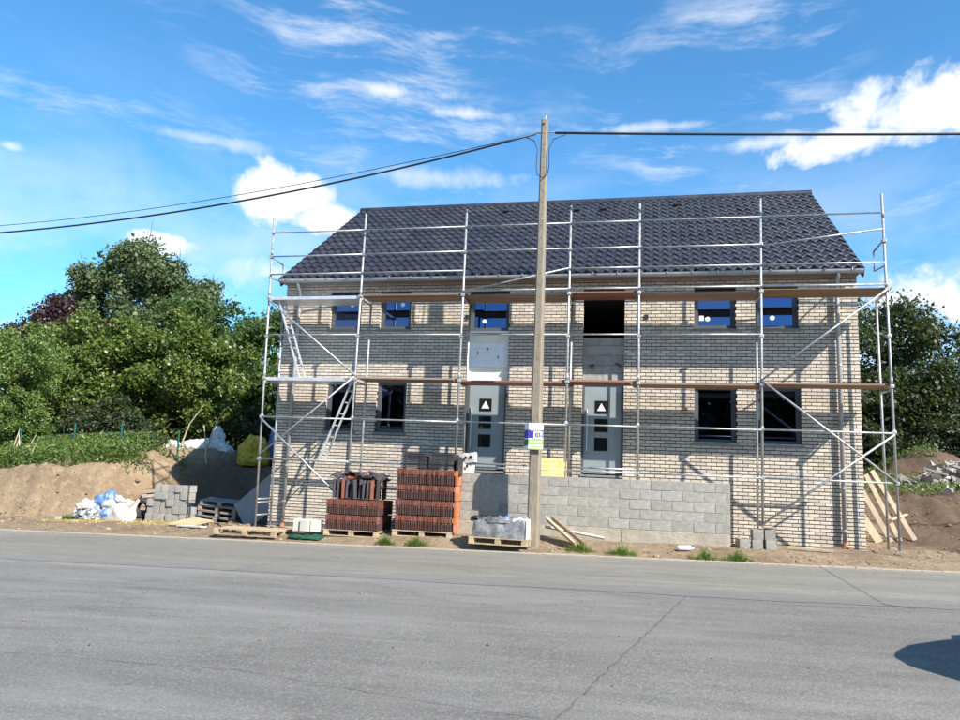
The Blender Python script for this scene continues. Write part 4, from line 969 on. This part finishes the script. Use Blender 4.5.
def tree(name, label, base, cc, cr, ncl, nl, leaf, mat, seed, trunk_r=.16, asp=.62, group='trees', crfac=.26, cat='tree', flat=0, limbs=14, twigs=0):
    global nr; nr = np.random.default_rng(seed)
    base = Vector(base); t = empty(name, base); tag(t, label, cat, group)
    cc = Vector(cc)-base; cl = []; ncl = int(ncl*1.7); crfac *= .80
    mr = (cr[0]+cr[1]+cr[2])/3
    for k in range(ncl):
        dv = nr.normal(size=3); dv /= np.linalg.norm(dv); f = nr.uniform(.35, 1.0)**.6
        f *= 1+.42*noise.noise(Vector(dv)*1.7+Vector((seed, 0, 0)))
        if flat and dv[2] < -.35: dv[2] = -.35
        p = np.array(cc)+dv*np.array(cr)*f*.88
        cl.append((p, mr*crfac*nr.uniform(.55, 1.25)))
    p, n_, s_ = clump_leaves(cl, int(nl*1.2), leaf)
    keep = p[:, 2] > .05; p, n_, s_ = p[keep], n_[keep], s_[keep]
    me = fast_mesh('crown', leaf_quads(p, n_, s_, s_*asp), 4, mat)
    o = bpy.data.objects.new('crown', me); col.objects.link(o); o.parent = t
    mb = MB(); rr = random.Random(seed)
    top = Vector((cc.x*.6, cc.y*.6, max(.6, cc.z-cr[2]*.35)))
    mid = top*.5+Vector((rr.uniform(-.15, .15), rr.uniform(-.15, .15), 0))
    mb.tube([(0, 0, -.2), (0, 0, .15), mid, top], [trunk_r*1.35, trunk_r, trunk_r*.8, trunk_r*.6], 9)
    for k in range(min(limbs, len(cl))):
        e = Vector(cl[k*len(cl)//limbs][0]); s0 = mid.lerp(top, rr.random()); q = s0.lerp(e, .5)+Vector((0, 0, .12*(e-s0).length))
        mb.tube([s0, q, e], [trunk_r*.38, trunk_r*.22, trunk_r*.06], 6)
    for k in range(twigs):
        e = Vector(cl[rr.randrange(len(cl))][0]); g = e+Vector((rr.uniform(-.5, .5), rr.uniform(-.4, .4), rr.uniform(.6, 1.3)))*mr*.3
        mb.tube([e, e.lerp(g, .5)+Vector((.05, 0, .1)), g], [.03, .02, .008], 5)
    mb.build('trunk', M_BARK, t, True)
    return t
L_GREY = leafmat('leaf_grey_green', (.050, .082, .030), (.125, .155, .07), .28)
L_LIME = leafmat('leaf_lime', (.045, .088, .014), (.165, .205, .045), .33, .42)
L_COPPER = leafmat('leaf_copper', (.022, .008, .016), (.055, .018, .030), .2)
L_LIGHT = leafmat('leaf_light', (.075, .145, .022), (.21, .29, .085), .38)
L_MID = leafmat('leaf_mid', (.040, .082, .018), (.090, .140, .034), .32)
L_DARK = leafmat('leaf_dark', (.016, .028, .010), (.042, .055, .020), .22)
L_DARK2 = leafmat('leaf_dark_two', (.022, .036, .012), (.060, .075, .026), .25)
L_WEED = leafmat('leaf_weed', (.06, .12, .02), (.15, .21, .05), .35)
L_GRASS = leafmat('leaf_grass', (.08, .16, .02), (.18, .25, .05), .35)
def T(x, y): return (x, y, H(x, y))
tree('broadleaf_tree', 'tallest grey-green tree at the back of the left group', T(-20.2, 20), (-20.2, 20, 9.6), (6.0, 4.5, 4.6), 90, 52000, .24, L_GREY, 21, .3, crfac=.22, group='trees left of the house', twigs=20)
tree('broadleaf_tree', 'dark purple copper-leaved tree peeking out left of tallest tree', T(-23.0, 17), (-23.0, 17, 7.0), (4.2, 3, 3.4), 50, 26000, .2, L_COPPER, 22, .2, group='trees left of the house')
tree('broadleaf_tree', 'bright lime-leaved broad tree in front of tallest left tree', T(-11.6, 7.2), (-11.6, 7.2, 4.3), (3.4, 2.4, 2.95), 80, 52000, .135, L_LIME, 23, .14, asp=.75, group='trees left of the house')
tree('broadleaf_tree', 'lime-leaved tree between broad lime tree and the house', T(-8.0, 8.0), (-8.2, 8.0, 4.3), (2.6, 2.2, 2.9), 64, 38000, .13, L_LIME, 24, .12, asp=.75, group='trees left of the house')
tree('broadleaf_tree', 'mid-green tree rising directly beside the left gable', T(-7.2, 13.5), (-6.9, 13.5, 5.3), (3.9, 2.6, 4.2), 84, 42000, .17, L_MID, 25, .16, group='trees left of the house')
tree('broadleaf_tree', 'pale green young tree at the left picture edge', T(-11.9, 3.6), (-11.8, 3.6, 3.7), (1.8, 1.5, 2.5), 48, 20000, .11, L_LIGHT, 26, .07, asp=.45, group='trees left of the house')
tree('shrub', 'mid-green shrub under the pale young tree at left edge', T(-11.0, 3.1), (-11.0, 3.1, 2.5), (1.2, .9, 1.1), 26, 11000, .09, L_WEED, 27, .05, asp=.5, group='shrubs on the left bank', cat='shrub')
tree('broadleaf_tree', 'deep green tree far behind between lime tree and gable', T(-13.5, 17), (-13.5, 17, 5.6), (4.5, 3, 4.6), 60, 26000, .22, L_MID, 28, .2, group='trees left of the house')
tree('hedge_shrub', 'dark undergrowth shrub behind the white bulk bags', T(-6.2, 8.6), (-6.2, 8.6, 2.4), (2.4, 1.0, 1.5), 40, 16000, .12, L_DARK2, 29, .06, group='shrubs on the left bank', cat='shrub')
tree('hedge_shrub', 'dark undergrowth shrub behind the yellow bulk bag', T(-3.0, 9.0), (-3.0, 9.0, 2.6), (2.2, 1.0, 1.7), 40, 16000, .12, L_DARK2, 30, .06, group='shrubs on the left bank', cat='shrub')
tree('hedge_shrub', 'dark undergrowth shrub behind the wire fence', T(-9.2, 5.0), (-9.2, 5.0, 2.2), (2.6, .8, 1.2), 40, 14000, .11, L_DARK2, 37, .06, group='shrubs on the left bank', cat='shrub')
# right side
tree('broadleaf_tree', 'large dark tree right of the house behind the soil mound', T(18.8, 15.5), (18.6, 15.5, 4.9), (4.9, 3.2, 4.1), 100, 56000, .17, L_DARK2, 31, .22, group='trees right of the house', twigs=36)
tree('broadleaf_tree', 'dark tree at the far right picture edge', T(25.0, 15), (24.6, 15, 4.2), (3.6, 3, 3.4), 60, 26000, .17, L_DARK2, 32, .2, group='trees right of the house', twigs=16)
tree('hedge_shrub', 'low very dark hedge at the foot of the large right tree', T(19.5, 12.9), (19.5, 12.9, 2.4), (4.2, .9, 1.5), 60, 24000, .13, L_DARK, 33, .06, group='shrubs right of the house', cat='shrub')
tree('hedge_shrub', 'very dark hedge close behind the right house corner', T(16.2, 12.5), (16.2, 12.5, 3.2), (1.9, 1.0, 2.5), 40, 16000, .13, L_DARK, 34, .06, group='shrubs right of the house', cat='shrub')
tree('hedge_shrub', 'dark hedge at right picture edge beside the rubble', T(23.6, 12.0), (23.6, 12, 2.7), (2.4, 1.2, 1.9), 40, 14000, .13, L_DARK, 38, .06, group='shrubs right of the house', cat='shrub')

nr = np.random.default_rng(5)
def patch(name, label, pts, leaf, mat, kind='stuff', cat='weeds', hgt_=.3, asp=.35):
    n = len(pts); p = np.array(pts); z = hgt(p[:, 0], p[:, 1])+nr.random(n)**1.3*hgt_
    c = np.stack([p[:, 0], p[:, 1], z], 1); nn = nr.normal(size=(n, 3))*np.array([1, 1, .6])+np.array([0, -.2, .35]); nn /= np.linalg.norm(nn, axis=1, keepdims=True)
    s_ = leaf*np.exp(nr.normal(size=n)*.3)
    me = fast_mesh(name, leaf_quads(c, nn, s_, s_*asp), 4, mat); o = bpy.data.objects.new(name, me); col.objects.link(o)
    tag(o, label, cat, kind=kind); return o
def scat(n, x0, x1, y0, y1, fn=None):
    out = []
    while len(out) < n:
        x, y = nr.uniform(x0, x1), nr.uniform(y0, y1)
        if fn is None or fn(x, y): out.append((x, y))
    return out
edge_l = lambda x: np.interp(x, [-14, -8, -6.2, -4.8], [.1, .3, .7, 2.9])
patch('weeds', 'green weeds covering the top of the left soil bank', scat(30000, -14, -5.0, .8, 6, lambda x, y: y > edge_l(x)+.95+.35*noise.noise(Vector((x*1.3, 0, 0))) and not (x > -8.6 and y > 3.9) and noise.noise(Vector((x*.8, y*.8, 1))) > -.28), .11, L_WEED, hgt_=.58)
patch('weeds', 'green weeds around the rubble heap and mound on the right', scat(9000, 14.8, 23, 4.8, 11.5, lambda x, y: noise.noise(Vector((x*.9, y*.9, 5))) > .0 and math.hypot((x-18.2)/1.6, (y-7.2)/.9) > .9), .09, L_WEED, hgt_=.20)
patch('dry_leaves', 'scattered small weeds on the soil strip along the road', scat(500, -9, 16, -2.6, -1.6, lambda x, y: noise.noise(Vector((x*.9, y*2, 9))) > .25), .035, L_GRASS, hgt_=.03)
L_STRAW = leafmat('straw', (.36, .27, .09), (.52, .42, .19), .2)
patch('straw', 'yellow straw litter on the soil before the block pile and rubbish heap', scat(5200, -6.2, -2.4, -.75, .7, lambda x, y: noise.noise(Vector((x*1.1, y*1.8, 4))) > -.12), .07, L_STRAW, cat='straw', hgt_=.03, asp=.14)
def tuft(x, y, r, n, label):
    z = H(x, y); V = []; F = []
    vs = np.zeros((n, 3, 3))
    for k in range(n):
        a = nr.uniform(0, 6.28); q = r*1.25*nr.random(); bx, by = q*math.cos(a)*1.7, q*math.sin(a)*.6
        h_ = nr.uniform(.03, .20)*(1.2-q/r*.7)*(.6+.8*abs(math.sin(bx*23+x))); lean = nr.normal(size=2)*.08; w_ = .007
        vs[k] = [(bx-w_, by, 0), (bx+w_, by, 0), (bx+lean[0], by+lean[1], h_)]
    me = fast_mesh('grass_tuft', vs.reshape(-1, 3), 3, L_GRASS); o = bpy.data.objects.new('grass_tuft', me); col.objects.link(o); o.location = (x, y, z); tag(o, label, 'grass tuft', 'grass tufts by the road')
for x, y, r, lb in ((4.02, -2.38, .13, 'grass tuft at the gap between the two tile pallets'), (4.72, -2.38, .17, 'grass tuft before the tall right tile stack'), (8.12, -2.3, .18, 'grass tuft at the lower end of leaning planks'), (8.95, -2.38, .2, 'grass tuft alone before the middle of the block wall'), (10.52, -2.45, .2, 'grass tuft below the plastic bottle near the kerb'), (11.12, -2.45, .16, 'small grass tuft near kerb left of the scaffold blocks'), (-5.95, 0.0, .15, 'grass tuft at the left end of the rubbish heap'), (-6.9, -2.3, .2, 'grass tuft near the kerb at the far left')):
    tuft(x, y, r*.8, 340, lb)
# dry canes on the bank
for k, (x, y, l, a) in enumerate(((-10.0, 2.0, 1.1, .12), (-9.75, 2.1, .95, -.25), (-9.5, 2.0, .9, .3), (-9.6, 1.7, .8, .05), (-10.6, 2.0, .9, -.3), (-9.2, 1.9, .75, .2), (-5.9, 4.6, 1.5, .5), (-5.2, 5.0, 1.7, .35), (-4.9, 4.7, 1.3, -.2))):
    z = H(x, y); o = MB().tube([(x, y, z-.05), (x+a*.4*l, y, z+l*.55), (x+a*l, y+.05, z+l)], [.028, .022, .009], 6).build('dry_stem', M_TWIG); tag(o, 'dry pale stem standing among weeds by the left fence' if k < 6 else 'dry bare stem rising in the dark undergrowth near white bags', 'dry stem', 'dry stems by fence' if k < 6 else 'dry stems in undergrowth')

# ------------------------------------------------------------------ rubble heap right
rmes = []
for k in range(6):
    import bmesh
    bm = bmesh.new(); bmesh.ops.create_cube(bm, size=1)
    bmesh.ops.subdivide_edges(bm, edges=bm.edges[:], cuts=1)
    for v in bm.verts: v.co += noise.noise_vector(v.co*2.1+Vector((k*7.7, 0, 0)))*.35
    me = bpy.data.meshes.new('rubble_piece'); bm.to_mesh(me); bm.free(); me.materials.append((M_RUBBLE, M_RUBBLE, M_BLOCK, M_CLAY, M_PAPER, M_RUBBLE)[k]); rmes.append(me)
rub = MB()
for k in range(420):
    x = rnd.gauss(18.35, .75); y = rnd.gauss(6.9, .45); hz = .50*math.exp(-((x-18.5)/.95)**2-((y-7.1)/.55)**2)
    s_ = rnd.uniform(.05, .20) if k > 22 else rnd.uniform(.24, .42); x = max(x, 16.9)
    me = rmes[rnd.choice([0, 1, 5, 2, 0, 1, 3, 4, 2])]; lc = (x, y, H(x, y)+hz*rnd.uniform(.3, 1)+.03); ro = (rnd.uniform(0, 6), rnd.uniform(0, 6), rnd.uniform(0, 6)); sc_ = (s_*rnd.uniform(.8, 1.6), s_, s_*rnd.uniform(.35, .8))
    if k <= 22:
        o = inst('rubble_piece', me, None, lc, ro, sc_); tag(o, 'larger broken masonry lump in the rubble heap by the soil mound', 'rubble', 'rubble heap right of the house')
    else:
        mt_ = Matrix.LocRotScale(Vector(lc), __import__('mathutils').Euler(ro), Vector(sc_)); i = len(rub.v)
        rub.v += [tuple(mt_ @ v.co) for v in me.vertices]; rub.f += [tuple(i+q for q in p.vertices) for p in me.polygons]
o = rub.build('rubble_heap', M_RUBBLE); tag(o, 'heap of small broken masonry rubble in front of the soil mound', 'rubble', kind='stuff')
for k, (a, b) in enumerate((((18.0, 6.5, 2.0), (19.4, 6.6, 1.62)), ((17.3, 6.6, 1.9), (17.9, 6.5, 1.72)))):
    o = MB().bar(a, b, .3, .06).build('broken_slab', M_BLOCK); tag(o, 'pale broken slab sloping across the rubble heap' if k == 0 else 'small pale slab at the left end of the rubble heap', 'slab', 'slabs on rubble heap')
# small stones and clods on the soil
cme = []
for k in range(4):
    bm = bmesh.new(); bmesh.ops.create_icosphere(bm, subdivisions=1, radius=1)
    for v in bm.verts: v.co += noise.noise_vector(v.co*1.7+Vector((k*5.1, 2, 0)))*.4
    me = bpy.data.meshes.new('clod'); bm.to_mesh(me); bm.free(); cme.append([tuple(v.co) for v in me.vertices]); cfs = [tuple(p.vertices) for p in me.polygons]
mb = MB()
for k in range(2600):
    if k < 900: x, y = rnd.uniform(-9, 16), rnd.uniform(-2.55, -1.5)
    elif k < 1700: x, y = rnd.uniform(-9, -.2), rnd.uniform(-1.6, 4)
    else: x, y = rnd.uniform(14.2, 20), rnd.uniform(-1.6, 6)
    s_ = min(.07, .010*math.exp(rnd.gauss(0, .65)))*(1.6 if k >= 900 else 1); z = H(x, y); i = len(mb.v)
    mb.v += [(x+v[0]*s_, y+v[1]*s_, z+v[2]*s_*.7) for v in cme[k % 4]]; mb.f += [tuple(i+q for q in f) for f in cfs]
for k in range(900):
    x = rnd.uniform(-9, 16); y = EDGE+.05-abs(rnd.gauss(0, .35)) if k < 650 else rnd.uniform(-13, -3)
    s_ = min(.022, .006*math.exp(rnd.gauss(0, .6))); z = float(zroad(x))+.008+(.012 if y > EDGE else 0); i = len(mb.v)
    mb.v += [(x+v[0]*s_, y+v[1]*s_, z+v[2]*s_*.6) for v in cme[k % 4]]; mb.f += [tuple(i+q for q in f) for f in cfs]
for k in range(2600):
    x, y = (rnd.uniform(-9, 16), rnd.uniform(-2.7, -1.4)) if k < 1500 else (rnd.uniform(-11, -3), rnd.uniform(-.5, 4.5)); s_ = min(.05, .011*math.exp(rnd.gauss(0, .6))); z = H(x, y); i = len(mb.v)
    mb.v += [(x+v[0]*s_, y+v[1]*s_, z+v[2]*s_*.6) for v in cme[k % 4]]; mb.f += [tuple(i+q for q in f) for f in cfs]
o = mb.build('soil_clods', pm('clod', (.215, .16, .112), .95, var=.35, rand=.4)); tag(o, 'small clods and stones scattered over the bare soil', 'stones', kind='stuff')

# ------------------------------------------------------------------ tree line across the road (seen only mirrored in the panes)
nr = np.random.default_rng(77)
cl = [(np.array([nr.uniform(-25, 40), nr.uniform(-38, -34), nr.uniform(.5, 8.8)]), nr.uniform(1.2, 2.4)) for _ in range(260)]
p, n_, s_ = clump_leaves(cl, 56000, .95)
me = fast_mesh('tree_line', leaf_quads(p, n_, s_, s_*.7), 4, L_DARK2); o = bpy.data.objects.new('tree_line', me); col.objects.link(o)
tag(o, 'dark tree line across the road, mirrored in the lower window panes', 'trees', kind='stuff')

cl = [(np.array([nr.uniform(-75, 75), nr.uniform(34, 38), nr.uniform(.8, 6.5)]), nr.uniform(1.2, 2.4)) for _ in range(330)]
p, n_, s_ = clump_leaves(cl, 46000, .6)
me = fast_mesh('far_hedge', leaf_quads(p, n_, s_, s_*.7), 4, L_MID); o = bpy.data.objects.new('far_hedge', me); col.objects.link(o)
tag(o, 'far dark green tree belt glimpsed behind the house and near trees', 'trees', kind='stuff')
# ------------------------------------------------------------------ parked car just outside the frame, throwing the rounded shadow
car = empty('parked_car', (14.50, -10.72, float(zroad(14.50))), R(30)); tag(car, 'dark parked car beyond the right edge whose rounded shadow lies on the road', 'car')
prof = [(-2.12, .42, .74, .42), (-2.06, .30, .90, .60), (-1.85, .27, 1.06, .76), (-1.6, .25, 1.20, .84), (-1.1, .24, 1.48, .86), (-.45, .24, 1.66, .87), (.3, .24, 1.68, .87), (1.4, .24, 1.63, .87), (1.9, .24, 1.3, .86), (2.06, .28, 1.0, .80), (2.12, .4, .75, .68)]
mb = MB(); n = 16
for x, zb, zt_, hw in prof:
    for k in range(n):
        a = 2*math.pi*k/n; c_, s__ = math.cos(a), math.sin(a)
        yy = math.copysign(abs(c_)**.45, c_)*hw; zc = math.copysign(abs(s__)**.5, s__)
        z = (zb+zt_)/2+zc*(zt_-zb)/2
        if z > .9: yy *= 1-.28*(z-.9)/.55
        mb.v.append((x, yy, z))
for i in range(len(prof)-1):
    for k in range(n): a = i*n+k; b = i*n+(k+1) % n; mb.f.append((a, a+n, b+n, b))
mb.f.append(tuple(range(n))); mb.f.append(tuple((len(prof)-1)*n+k for k in reversed(range(n))))
mb.build('body', M_CARPAINT, car, True)
for x in (-1.35, 1.3):
    for s in (-1, 1):
        q = torus(.24, .085).build('wheel', M_RUBBER, car, True); q.location = (x, s*.78, .32); q.rotation_euler = (R(90), 0, 0)
        MB().tube([(0, 0, -.05), (0, 0, .05)], .2, 14).build('rim', M_ALU, q)
for s in (-1, 1):
    MB().box(-2.13, -2.0, s*.42-.14, s*.42+.14, .58, .68).build('headlight', M_WHITE, car)
    MB().hexa([(-.75, s*.80, 1.12), (1.55, s*.80, 1.14), (1.55, s*.82, 1.14), (-.75, s*.82, 1.12), (-.2, s*.70, 1.5), (1.3, s*.70, 1.5), (1.3, s*.72, 1.5), (-.2, s*.72, 1.5)]).build('side_window', M_DARKGLASS, car)
    MB().box(-.50, -.38, s*.86, s*.86+s*.12, 1.02, 1.14).build('mirror', M_CARPAINT, car, bevel=.03)
